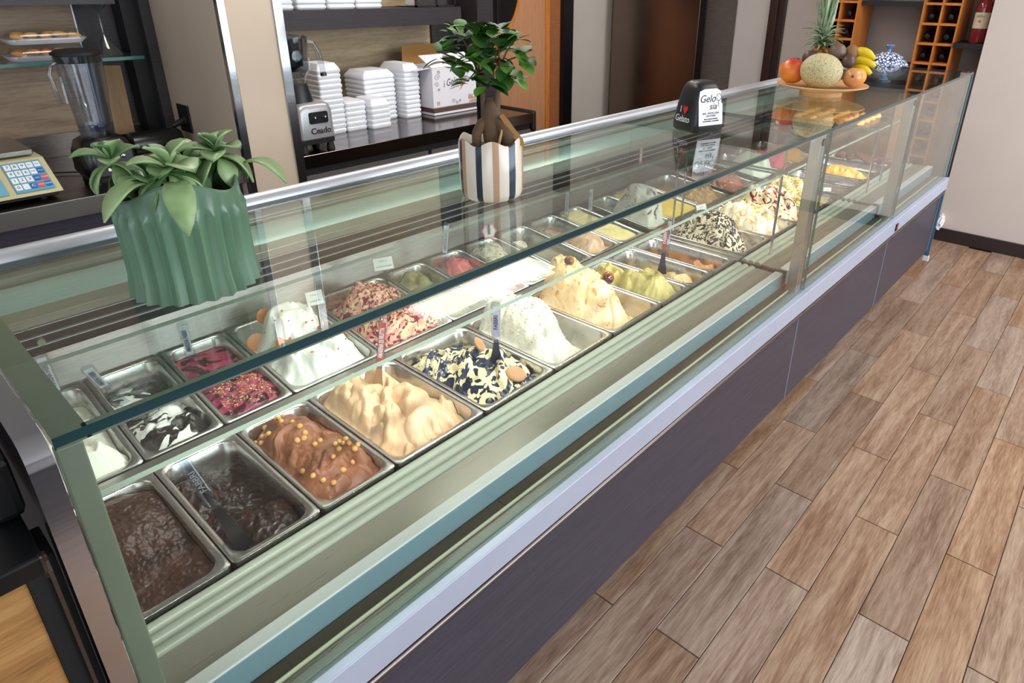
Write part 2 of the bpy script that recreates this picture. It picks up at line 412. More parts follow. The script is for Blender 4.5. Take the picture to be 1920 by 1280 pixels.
struct('wall_right', MB().box(5.36, 5.9, -5.0, 0.884, -H, 1.36), M['wall'])
# plaster above the pale door zone of the end wall
struct('wall_kitchen', MB().box(5.78, 5.8, 1.95, 3.95, -H, 1.36), M['wall'])
struct('baseboard_right', MB().box(5.34, 5.36, -5.0, 0.884, -H-0.0, -H+0.095), M['skirting'], 0, 0.003)
struct('baseboard_end', MB().box(5.76, 5.78, 0.9, 2.4, -H, -H+0.095), M['skirting'])
# door in the end wall with dark brown frame
d = struct('door_1', MB().box(5.75, 5.775, 2.57, 3.03, -H, 0.45), M['wall'])
part('door_frame', MB().box(5.72, 5.78, 3.03, 3.12, -H, 0.5).box(5.72, 5.78, 2.5, 2.57, -H, 0.5).box(5.72, 5.78, 2.5, 3.12, 0.5, 0.58), M['brownframe'], d, 0, 0.004)
part('inner_frame', MB().box(5.74, 5.78, 2.44, 2.485, -H, 0.58), M['brownframe'], d, 0, 0.004)
# projecting partition between the two back counters
p = struct('wall_partition', MB().box(1.325, 1.60, 3.045, 3.95, -H, 1.36), M['beige'])
part('front_panel', MB().box(1.35, 1.565, 3.03, 3.045, -H, 1.36), M['beige'], p, 0, 0.001)
part('side_panel', MB().box(1.3185, 1.325, 3.06, 3.94, -0.79, 1.36), M['beige'], p, 0, 0.001)
part('corner_strip', MB().box(1.318, 1.352, 3.02, 3.05, -H, 1.36), M['polished'], p, 0, 0.002)
part('corner_strip', MB().box(1.563, 1.608, 3.02, 3.05, -H, 1.36), M['polished'], p, 0, 0.002)
# niche linings
struct('wall_niche_left', MB().box(-1.6, 1.03, 3.93, 3.951, -0.80, 1.0), M['wallwood'])
struct('trim_1', MB().box(1.03, 1.036, 3.925, 3.95, -0.72, 1.0), M['alu2'])
struct('trim_2', MB().box(1.036, 1.20, 3.92, 3.951, -0.80, 1.0), M['darkwood'])
struct('trim_3', MB().box(1.20, 1.318, 3.80, 3.951, -0.80, 1.0), M['blackgloss'])
struct('trim_4', MB().box(1.27, 1.318, 3.76, 3.80, -0.80, 1.0), M['darkwood'])
struct('wall_niche_middle', MB().box(1.60, 3.15, 3.90, 3.951, -0.82, 1.0), M['wallwood2'])
struct('trim_5', MB().box(3.15, 3.35, 3.88, 3.951, -0.82, 1.0), M['darkwood'])
struct('trim_6', MB().box(3.35, 3.50, 3.62, 3.951, -0.84, 1.0), M['darkwood'])
struct('trim_7', MB().box(4.545, 4.665, 3.84, 3.951, -H, 1.0), M['blackgloss'])
struct('wall_alcove_side', MB().box(4.665, 5.3, 3.90, 3.951, -H, 1.0), M['beige2'])
# ceiling lamps
for i, (x, y) in enumerate(((1.15, 1.95), (3.6, 2.6), (3.8, -0.6), (1.0, -1.6))):
    t = thing('ceiling_lamp', ['square ceiling lamp above the middle of the display case', 'square ceiling lamp above the far end of the serving aisle', 'square ceiling lamp above the wood-look floor', 'square ceiling lamp above the customer side near the cash desk'][i], 'lamp', (x, y, 1.36))
    part('frame', MB().box(x-0.31, x+0.31, y-0.31, y+0.31, 1.335, 1.36), M['white'], t)
    part('diffuser', MB().box(x-0.28, x+0.28, y-0.28, y+0.28, 1.325, 1.337), M['ceilamp'], t)
# shop window wall behind the customer side
sw = struct('wall_front', MB().box(-3.5, 0.8, -5.0, -4.9, -H, 1.36).box(5.2, 5.4, -5.0, -4.9, -H, 1.36).box(0.8, 5.2, -5.0, -4.9, 1.1, 1.36).box(0.8, 5.2, -5.0, -4.9, -H, -1.3), M['wall'])
wi = struct('window_1', MB().box(0.8, 5.2, -4.95, -4.94, -1.3, 1.1), M['glass'])
part('window_frame', MB().box(0.8, 0.86, -4.98, -4.9, -1.3, 1.1).box(5.14, 5.2, -4.98, -4.9, -1.3, 1.1).box(2.97, 3.03, -4.98, -4.9, -1.3, 1.1).box(0.8, 5.2, -4.98, -4.9, 1.04, 1.1).box(0.8, 5.2, -4.98, -4.9, -1.3, -1.24), M['brownframe'], wi)

# ================================================================== display cases
MOD = [(0.07, 2.11, 1.234), (2.11, 3.12, 1.234), (3.12, 4.08, 1.234)]
LAB = ['long refrigerated gelato display case with the two potted plants on its glass top',
       'middle refrigerated display case with the fruit plate on its glass top',
       'far refrigerated display case next to the wine racks, with pastry behind its glass']
CASES = []
def halfrod(mb, x0, x1, y, z, r, n=7):
    l0 = [(x0, y+r*math.cos(PI*i/n), z+r*math.sin(PI*i/n)) for i in range(n+1)]
    l1 = [(x1, a[1], a[2]) for a in l0]
    mb.loft([l0, l1])
for i, (x0, x1, yb) in enumerate(MOD):
    c = thing('gelato_display_case', LAB[i], 'display case', ((x0+x1)/2, 0.70, -H)); CASES.append(c)
    e = 0.0015
    part('top_glass', MB().box(x0+e, x1-e, 0.688, yb, -0.4105, -0.399, 0, 1, 2), [M['topglass'], M['edge']], c, 0)
    part('front_glass', MB().box(x0+e, x1-e, 0.690, 0.697, -0.953, -0.4105, 0, 1, 1), [M['glass'], M['edge_light']], c, 0)
    part('front_top_trim', MB().box(x0+0.03, x1-0.002, 0.6975, 0.716, -0.4185, -0.4105), M['greytrim'], c, 0)
    if i == 0:
        part('side_trim', MB().box(x0+0.004, x0+0.034, 0.6975, yb-0.02, -0.4185, -0.4105), M['greytrim'], c, 0)
        part('corner_trim', MB().box(x0+0.002, x0+0.026, 0.699, 0.712, -0.953, -0.4195), M['greytrim'], c, 0, 0.002)
    if i < 2:
        xs = x0+(0.03 if i == 0 else 0.03)
        part('shelf_glass', MB().box(xs, x1-0.004, 0.821, 1.224, -0.577, -0.569, 0, 1, 2), [M['glass'], M['edge_light']], c, 0)
        part('shelf_strut', MB().tube([(x1-0.003, 0.825, -0.86), (x1-0.003, 0.825, -0.577)], 0.0045, 8), M['polished'], c)
        part('shelf_strut', MB().tube([(x1-0.02, 1.21, -0.86), (x1-0.02, 1.21, -0.577)], 0.0045, 8), M['polished'], c)
        part('shelf_strut', MB().tube([(xs+0.01, 1.21, -0.86), (xs+0.01, 1.21, -0.577)], 0.0045, 8), M['polished'], c)
    else:
        part('shelf_glass', MB().box(x0+0.06, x1-0.02, 0.95, 1.45, -0.668, -0.66, 0, 1, 2), [M['glass'], M['edge_light']], c, 0)
        for xx in (3.45, 3.93):
            part('shelf_strut', MB().tube([(xx, 0.86, -0.88), (xx, 0.86, -0.50)], 0.005, 8), M['polished'], c)
    # post behind the glass joint
    if i < 2:
        part('post', MB().box(x1-0.052, x1-0.030, 0.699, 0.735, -0.953, -0.4195).box(x1-0.030, x1-0.003, 0.699, 0.722, -0.953, -0.4195), M['steel'], c, 0, 0.003)
        part('post_bracket', MB().tube([(x1-0.04, 0.70, -0.44), (x1-0.04, 0.69+0.004, -0.44)], 0.012, 14), M['darksteel'], c)
    # fascia strip, bead, panel
    part('fascia', MB().box(x0+0.0005, x1-0.0005, 0.672, 0.70, -1.019, -0.9535), M['alu'], c, 0, 0.002)
    part('bead', MB().tube([(x0+0.001, 0.684, -1.0415), (x1-0.001, 0.684, -1.0415)], 0.0085, 12), M['darksteel'], c)
    part('front_panel', MB().box(x0+0.003, x1-0.003, 0.690, 0.708, -1.392, -1.052), M['laminate'], c, 0, 0.0015)
    part('panel_edge', MB().box(x1-0.003, x1-0.001, 0.689, 0.706, -1.390, -1.052), M['alu'], c, 0)
    # carcass, plinth, feet
    part('carcass', MB().box(x0+0.002, x1-0.002, 0.71, 1.78, -1.385, -1.06).box(x0+0.002, x1-0.002, 0.705, 0.925, -1.06, -0.958).box(x0+0.002, x0+0.02, 0.93, 1.70, -1.06, -0.915).box(x1-0.02, x1-0.002, 0.93, 1.70, -1.06, -0.915), M['darksteel'], c, 0)
    part('plinth', MB().box(x0+0.06, x1-0.06, 1.0, 1.7, -H, -1.385), M['black'], c, 0)
    # gutter profiles between glass and deck; glass reflection and channel shade coloured in
    xe = x1-0.035
    part('gutter', MB().box(x0+0.002, xe, 0.7235, 0.727, -0.956, -0.946, 1).box(x0+0.002, xe, 0.712, 0.7235, -0.958, -0.953, 2).box(x0+0.002, xe, 0.6975, 0.7115, -0.958, -0.949, 0).box(x0+0.002, xe, 0.727, 0.757, -0.959, -0.953, 3),
         [M['greytrim'], M['cream'], M['darksteel'], M['shadechan']], c, 0, 0.0012)
    part('step_face', MB().box(x0+0.002, xe, 0.757, 0.762, -0.953, -0.902), M['blueface'], c, 0, 0.0015)
    part('step_top', MB().box(x0+0.002, xe, 0.758, 0.785, -0.905, -0.899), M['paleblue'], c, 0, 0.002)
    part('deck_slab', MB().box(x0+0.002, xe-0.006, 0.787, 0.853, -0.912, -0.9045), M['slab'], c, 0, 0.0015)
    if i < 2 or True:
        for q, yy in enumerate((0.867, 0.8925, 0.918)):
            rb = MB(); halfrod(rb, x0+0.002, xe-0.004, yy, -0.913, 0.0122); part('ridge', rb, M['ridge'], c)
        part('ridge_base', MB().box(x0+0.002, xe-0.002, 0.853, 0.934, -0.93, -0.9135), M['black'], c, 0)
    # tub rims: cross bar, back riser, vent
    yb2 = 1.72
    part('cross_bar', MB().box(x0+0.002, x1-0.002, 1.294, 1.326, -0.915, -0.902), M['steel'], c, 0, 0.002)
    part('divider_bar', MB().box(x1-0.028, x1-0.001, 0.934, 1.294, -0.915, -0.9015), M['steel'], c, 0, 0.002)
    if True: part('divider_bar', MB().box(x0+0.001, x0+0.027, 0.934, 1.294, -0.915, -0.9015), M['steel'], c, 0, 0.002)
    part('back_riser', MB().add([(x0, 1.69, -0.866), (x1, 1.69, -0.866), (x1, 1.715, -0.779), (x0, 1.715, -0.779), (x0, 1.70, -0.93), (x1, 1.70, -0.93), (x1, 1.73, -0.779), (x0, 1.73, -0.779)],
         [(0, 1, 2, 3), (4, 0, 3, 7), (1, 5, 6, 2), (5, 4, 7, 6), (3, 2, 6, 7), (0, 4, 5, 1)]), M['darksteel'], c, 0)
    part('vent', MB().box(x0+0.002, x1-0.002, 1.72, 1.735, -0.779, -0.688), M['blackgloss'], c, 0)
    for zz in (-0.7116, -0.734, -0.757):
        part('vent_slat', MB().box(x0+0.002, x1-0.002, 1.712, 1.72, zz-0.001, zz+0.001), M['alu2'], c, 0)
    for zz, xx in ((-0.70, x0+0.13), (-0.745, x0+0.15)):
        part('vent_knob', MB().tube([(xx, 1.70, zz), (xx, 1.72, zz)], 0.008, 10), M['greytrim'], c)
    part('rear_worktop', MB().box(x0, x1, 1.716, 1.84, -0.70, -0.688), M['steel'], c, 0, 0.002)
    part('rear_panel', MB().box(x0, x1, 1.82, 1.84, -H+0.1, -0.70), M['steel'], c, 0)
    if i < 2:
        # lamp canopy below the rear of the top glass
        part('lamp_canopy', MB().box(x0+0.002, x1-0.002, 1.196, 1.236, -0.424, -0.4115, 0).box(x0+0.002, x1-0.002, 1.03, 1.068, -0.426, -0.414, 0), [M['slab']], c, 0, 0.001)
        cc = MB(); n = 8
        l0 = [(x0+0.004, 1.068+0.128*k/n, -0.424+0.011*math.sin(PI*k/n)) for k in range(n+1)]+[(x0+0.004, 1.196, -0.43), (x0+0.004, 1.068, -0.43)]
        cc.loft([l0, [(x1-0.004, a[1], a[2]) for a in l0]]); part('canopy_cover', cc, M['cyan'], c, 50)
        if i == 0: part('lamp_panel', MB().box(0.84, 1.25, 1.075, 1.190, -0.4335, -0.4305), M['lamp'], c)
        part('front_lamp', MB().tube([(x0+0.06, 0.7135, -0.4235), (x1-0.06, 0.7135, -0.4235)], 0.004, 8), M['white'], c)
        area('case_light', ((x0+x1)/2, 0.718, -0.431), ((x0+x1)/2, 1.22, -0.86), x1-x0-0.1, 0.012, 4.4*(x1-x0)/2, (1, 0.97, 0.91), 92)
    else:
        part('lamp_canopy', MB().box(x0+0.002, x1-0.002, 1.14, 1.236, -0.424, -0.4115, 0), [M['slab']], c, 0, 0.001)
        part('end_post', MB().box(x1-0.05, x1-0.001, 1.60, 1.645, -0.94, -0.398), M['darksteel'], c, 0, 0.004)
        area('case_light', ((x0+x1)/2, 0.718, -0.431), ((x0+x1)/2, 1.22, -0.86), x1-x0-0.1, 0.012, 2.4, (1, 0.97, 0.91), 92)
        part('end_glass', MB().box(x1, x1+0.008, 0.688, 1.64, -0.953, -0.400, 0, 1, 0), [M['endglass'], M['edge_blue']], c, 0)
        part('end_edge', MB().box(x1+0.0082, x1+0.020, 0.686, 0.712, -0.953, -0.400), M['edge_blue'], c, 0, 0.002)
        part('end_panel', MB().box(x1, x1+0.014, 0.676, 1.80, -1.42, -0.9535), M['edge_blue'], c, 0)
        part('end_foot', MB().box(x1-0.004, x1+0.018, 0.672, 0.70, -1.45, -1.42), M['white'], c, 0)
        part('badge', MB().box(x0-0.0, x0+0.03, 0.668, 0.6725, -1.008, -0.975), M['blackgloss'], c, 0, 0.001)
        part('badge_mark', MB().box(x0+0.008, x0+0.022, 0.6672, 0.6685, -0.999, -0.984), M['redink'], c, 0)
for i, (a, b_) in enumerate(((-0.10, 1.17), (1.175, 2.108), (2.112, 3.115), (3.122, 4.06))):
    part('handrail', MB().tube([(a, 1.257, -0.401), (b_, 1.257, -0.401)], 0.0185, 24), M['alu2'], CASES[(0, 0, 1, 2)[i]])
# stainless end frame on the near end
fr = MB(); n = 6
pts = [(1.30, -0.392)]+[(0.70-0.028*math.sin(PI/2*k/n), -0.42+0.028*math.cos(PI/2*k/n)) for k in range(n+1)]+[(0.672, -1.45)]
inn = [(1.30, -0.43)]+[(0.708, -0.43)]*(n+1)+[(0.708, -1.45)]
vs = []; fs = []
for xx in (0.046, 0.0675):
    vs += [(xx, a, b) for a, b in pts]; vs += [(xx, a, b) for a, b in inn]
k = len(pts); K = 2*k
for j in range(k-1):
    fs += [(j, j+1, K+j+1, K+j), (k+j, K+k+j, K+k+j+1, k+j+1), (j, k+j, k+j+1, j+1), (K+j, K+j+1, K+k+j+1, K+k+j)]
fs += [(0, K, K+k, k), (k-1, 2*k-1, K+2*k-1, K+k-1)]
part('end_frame', MB().add(vs, fs), M['polished'], CASES[0], 35)
part('end_side', MB().box(0.05, 0.066, 0.71, 1.78, -1.45, -0.43), M['steel'], CASES[0], 0)

# cash desk beside the near end
t = thing('cash_desk', 'black-topped desk with oak front panel beside the near end of the case', 'counter', (-0.4, 0.9, -H))
part('desktop', MB().box(-1.0, 0.034, 0.668, 1.35, -0.525, -0.502), M['blackgloss'], t, 0, 0.003)
part('front_panel', MB().box(-1.0, 0.016, 0.70, 0.72, -H, -0.525), M['deskwood'], t, 0)
part('side_post', MB().box(0.0165, 0.044, 0.695, 0.75, -H, -0.5255), M['rubber'], t, 0, 0.002)
part('trim_line', MB().box(0.034, 0.0375, 0.688, 0.695, -H, -0.5255), M['darksteel'], t, 0)
part('corner_cap', MB().box(0.030, 0.0365, 0.664, 0.672, -0.527, -0.500), M['clear'], t, 0, 0.001)
part('screen_stand', MB().box(0.012, 0.0405, 0.74, 1.34, -0.502, -0.43), M['black'], t, 0, 0.008)
#PART3
# ================================================================== pans and gelato
PL = 0.356
panmesh = {}
def pan(w, loc, tilt, label):
    key = round(w, 3)
    if key not in panmesh:
        mb = MB(); cy = PL/2; ww = w-0.003; n = 6
        L = [rrect(ww, PL, 0.010, -0.010, 0, cy, n), rrect(ww, PL, 0.010, -0.001, 0, cy, n), rrect(ww-0.003, PL-0.003, 0.010, 0.0, 0, cy, n),
             rrect(ww-0.020, PL-0.026, 0.030, -0.0012, 0, cy, n), rrect(ww-0.025, PL-0.031, 0.030, -0.004, 0, cy, n),
             rrect(ww-0.026, PL-0.034, 0.030, -0.05, 0, cy, n), rrect(ww-0.034, PL-0.044, 0.030, -0.102, 0, cy, n),
             rrect(ww-0.050, PL-0.060, 0.024, -0.110, 0, cy, n)]
        mb.loft(L, 0, False, True)
        mb.loft([rrect(ww-0.023, PL-0.029, 0.030, -0.009, 0, cy, n), rrect(ww-0.030, PL-0.040, 0.030, -0.104, 0, cy, n), rrect(ww-0.046, PL-0.056, 0.024, -0.113, 0, cy, n)], 0, False, True)
        me = mesh('steel_pan', mb); b = bmesh.new(); b.from_mesh(me); bmesh.ops.recalc_face_normals(b, faces=b.faces); b.to_mesh(me); b.free()
        me.materials.append(M['pansteel']); me.polygons.foreach_set('use_smooth', [True]*len(me.polygons)); me.set_sharp_from_angle(angle=math.radians(50))
        panmesh[key] = me
    o = bpy.data.objects.new('steel_pan', panmesh[key]); C.objects.link(o)
    o.location = (loc[0], loc[1], loc[2]+H); o.rotation_euler = (tilt, 0, 0)
    o['label'] = label; o['category'] = 'pan'; o['group'] = 'steel gelato pans'
    return o
def smooth(t): t = np.clip(t, 0, 1); return t*t*(3-2*t)
def hfun(w, seed, level, mounds, fold=0.012, fscale=0.045, rough=0.004, liquid=False, nst=24):
    """surface height over the pan: mounds carrying overlapping rounded spatula strokes"""
    rs = np.random.RandomState(seed)
    st = []
    for _ in range(nst):
        if mounds and rs.rand() < .8:
            m_ = mounds[rs.randint(len(mounds))]; cx = m_[0]+rs.uniform(-.8, .8)*m_[2]; cy = m_[1]+rs.uniform(-.9, .9)*m_[3]
        else: cx = rs.uniform(-w/2, w/2); cy = rs.uniform(.02, PL-.02)
        R0 = fscale*rs.uniform(.5, 1.5); a0 = rs.uniform(0, 6.28); da = rs.uniform(1.6, 3.6); ww = fscale*rs.uniform(.26, .5)
        q = np.linspace(0, 1, 11); rr_ = R0*(1-.35*q)
        st.append((cx+rr_*np.cos(a0+da*q), cy+rr_*np.sin(a0+da*q)*1.15, ww*(1-.55*q**2), rs.uniform(.25, 1.0)))
    def f(x, y):
        wx = x+0.010*fbm(x*16, y*16, seed+5, 3); wy = y+0.010*fbm(x*16, y*16, seed+17, 3)
        z = np.zeros_like(x)+level; env = np.zeros_like(x)
        for (cx, cy, rx, ry, hh) in mounds:
            d = np.sqrt(((wx-cx)/rx)**2+((wy-cy)/ry)**2); g = smooth((1.3-d)*1.1)
            z = np.maximum(z, level+hh*g); env = np.maximum(env, g)
        env = env*0+.6 if liquid else 0.45+0.55*env
        fo = np.zeros_like(x); strip = np.zeros_like(x)
        for (px, py, pw, lift) in st:
            best = np.zeros_like(x); bd = np.zeros_like(x)
            for i in range(len(px)-1):
                ax, ay = px[i], py[i]; bx, by = px[i+1]-ax, py[i+1]-ay
                t = np.clip(((wx-ax)*bx+(wy-ay)*by)/(bx*bx+by*by+1e-12), 0, 1)
                d = np.sqrt((wx-ax-t*bx)**2+(wy-ay-t*by)**2); r_ = d/pw[i]
                k = np.sqrt(np.clip(1-r_**2, 0, 1))
                up_ = k > best; best = np.where(up_, k, best); bd = np.where(up_, d, bd)
            hgt = best*(.45+.55*lift); on = hgt > fo
            fo = np.where(on, hgt, fo); strip = np.where(on, bd, strip)
        z = z+fold*fo*env+(.0009 if not liquid else .0002)*np.sin(strip*1900)*(fo > 0.05)
        return z+rough*fbm(x*60, y*60, seed+30, 3)+rough*0.6*fbm(x*150, y*150, seed+40, 2)
    return f
def gel(w, loc, tilt, mat, label, f, seed, n=64, cat='ice cream'):
    k0 = seed == 0
    a = w/2-0.0155; cy = PL/2; b = PL/2-0.019; r = 0.028
    N = n; M2 = int(n*1.0)
    u, v = np.meshgrid(np.linspace(-1, 1, M2), np.linspace(-1, 1, int(n*PL/w*0.75)), indexing='ij')
    X = u*a; Y = v*b
    # pull the corners into the rounded outline
    qx = np.maximum(np.abs(X)-(a-r), 0); qy = np.maximum(np.abs(Y)-(b-r), 0)
    mx_ = np.maximum(qx, qy); ln = np.sqrt(qx**2+qy**2)+1e-9
    k = np.where(ln > 0, mx_/ln, 1); 
    X = np.sign(X)*(np.minimum(np.abs(X), a-r)+qx*k); Y = np.sign(Y)*(np.minimum(np.abs(Y), b-r)+qy*k)
    Yp = Y+cy
    Z = f(X, Yp)
    for _ in range(0 if k0 else 1):
        Zc = Z.copy(); Z[1:-1, 1:-1] = .36*Zc[1:-1, 1:-1]+.16*(Zc[:-2, 1:-1]+Zc[2:, 1:-1]+Zc[1:-1, :-2]+Zc[1:-1, 2:])
    edge = np.maximum(np.abs(u), np.abs(v))
    # close to the wall the surface falls to a level inside the pan
    wall = np.minimum(Z, -0.008)
    t = smooth((edge-0.80)/0.2)
    Z = Z*(1-t)+wall*t
    Z = np.maximum(Z, -0.104)
    # overhang: bulge mounds sideways
    nx, ny = X.shape
    vs = np.stack([X, Yp, Z], -1).reshape(-1, 3)
    idx = np.arange(nx*ny).reshape(nx, ny)
    fs = np.stack([idx[:-1, :-1], idx[1:, :-1], idx[1:, 1:], idx[:-1, 1:]], -1).reshape(-1, 4)
    # skirt and base make it a closed body
    ring = list(idx[:, 0])+list(idx[-1, 1:])+list(idx[-2::-1, -1])+list(idx[0, -2:0:-1])
    base = [(p[0]*0.92, cy+(p[1]-cy)*0.95, -0.106) for p in vs[ring]]
    o0 = len(vs); K = len(ring)
    mb = MB(); mb.v = [tuple(p) for p in vs.tolist()]+base
    mb.f = [tuple(q) for q in fs.tolist()]+[(ring[(i+1) % K], ring[i], o0+i, o0+(i+1) % K) for i in range(K)]+[tuple(o0+i for i in range(K))]
    mb.m = [0]*len(mb.f)
    me = mesh('gelato', mb)
    o = link('gelato', me, mat, None, 60)
    o.location = (loc[0], loc[1], loc[2]+H); o.rotation_euler = (tilt, 0, 0)
    o['label'] = label; o['category'] = cat
    return o
def bits(root, f, w, n, mat, size, seed, region=None, name='crumbs', sc_=(1, 1, 0.6)):
    rs = np.random.RandomState(seed); mb = MB()
    reg = region or (-w/2+0.025, w/2-0.025, 0.03, PL-0.03)
    for i in range(n):
        x = rs.uniform(reg[0], reg[1]); y = rs.uniform(reg[2], reg[3]); z = float(f(np.array([x]), np.array([y]))[0])
        s = size*rs.uniform(0.5, 1.3); a = rs.uniform(0, 6.28)
        c, sn = math.cos(a), math.sin(a)
        q = [(s, 0, 0), (0, s*0.6, 0), (-s*0.8, 0, 0), (0, -s*0.6, 0), (0, 0, s*0.7), (0, 0, -s*0.5)]
        mb.add([(x+c*px-sn*py, y+sn*px+c*py, z+pz+s*0.2) for px, py, pz in q], [(0, 1, 4), (1, 2, 4), (2, 3, 4), (3, 0, 4), (1, 0, 5), (2, 1, 5), (3, 2, 5), (0, 3, 5)], i % len(mat) if isinstance(mat, list) else 0)
    o = part(name, mb, mat, root, 0, world=False); o['kind'] = 'stuff'
    return o
T2 = math.radians(6.7)
FRONT = dict(y=0.936, z=-0.900, t=0.0); BACK = dict(y=1.328, z=-0.900, t=T2)
GM = {}
def G(key, *a, **k): GM[key] = gelmat('gelato_'+key, *a, **k); return GM[key]
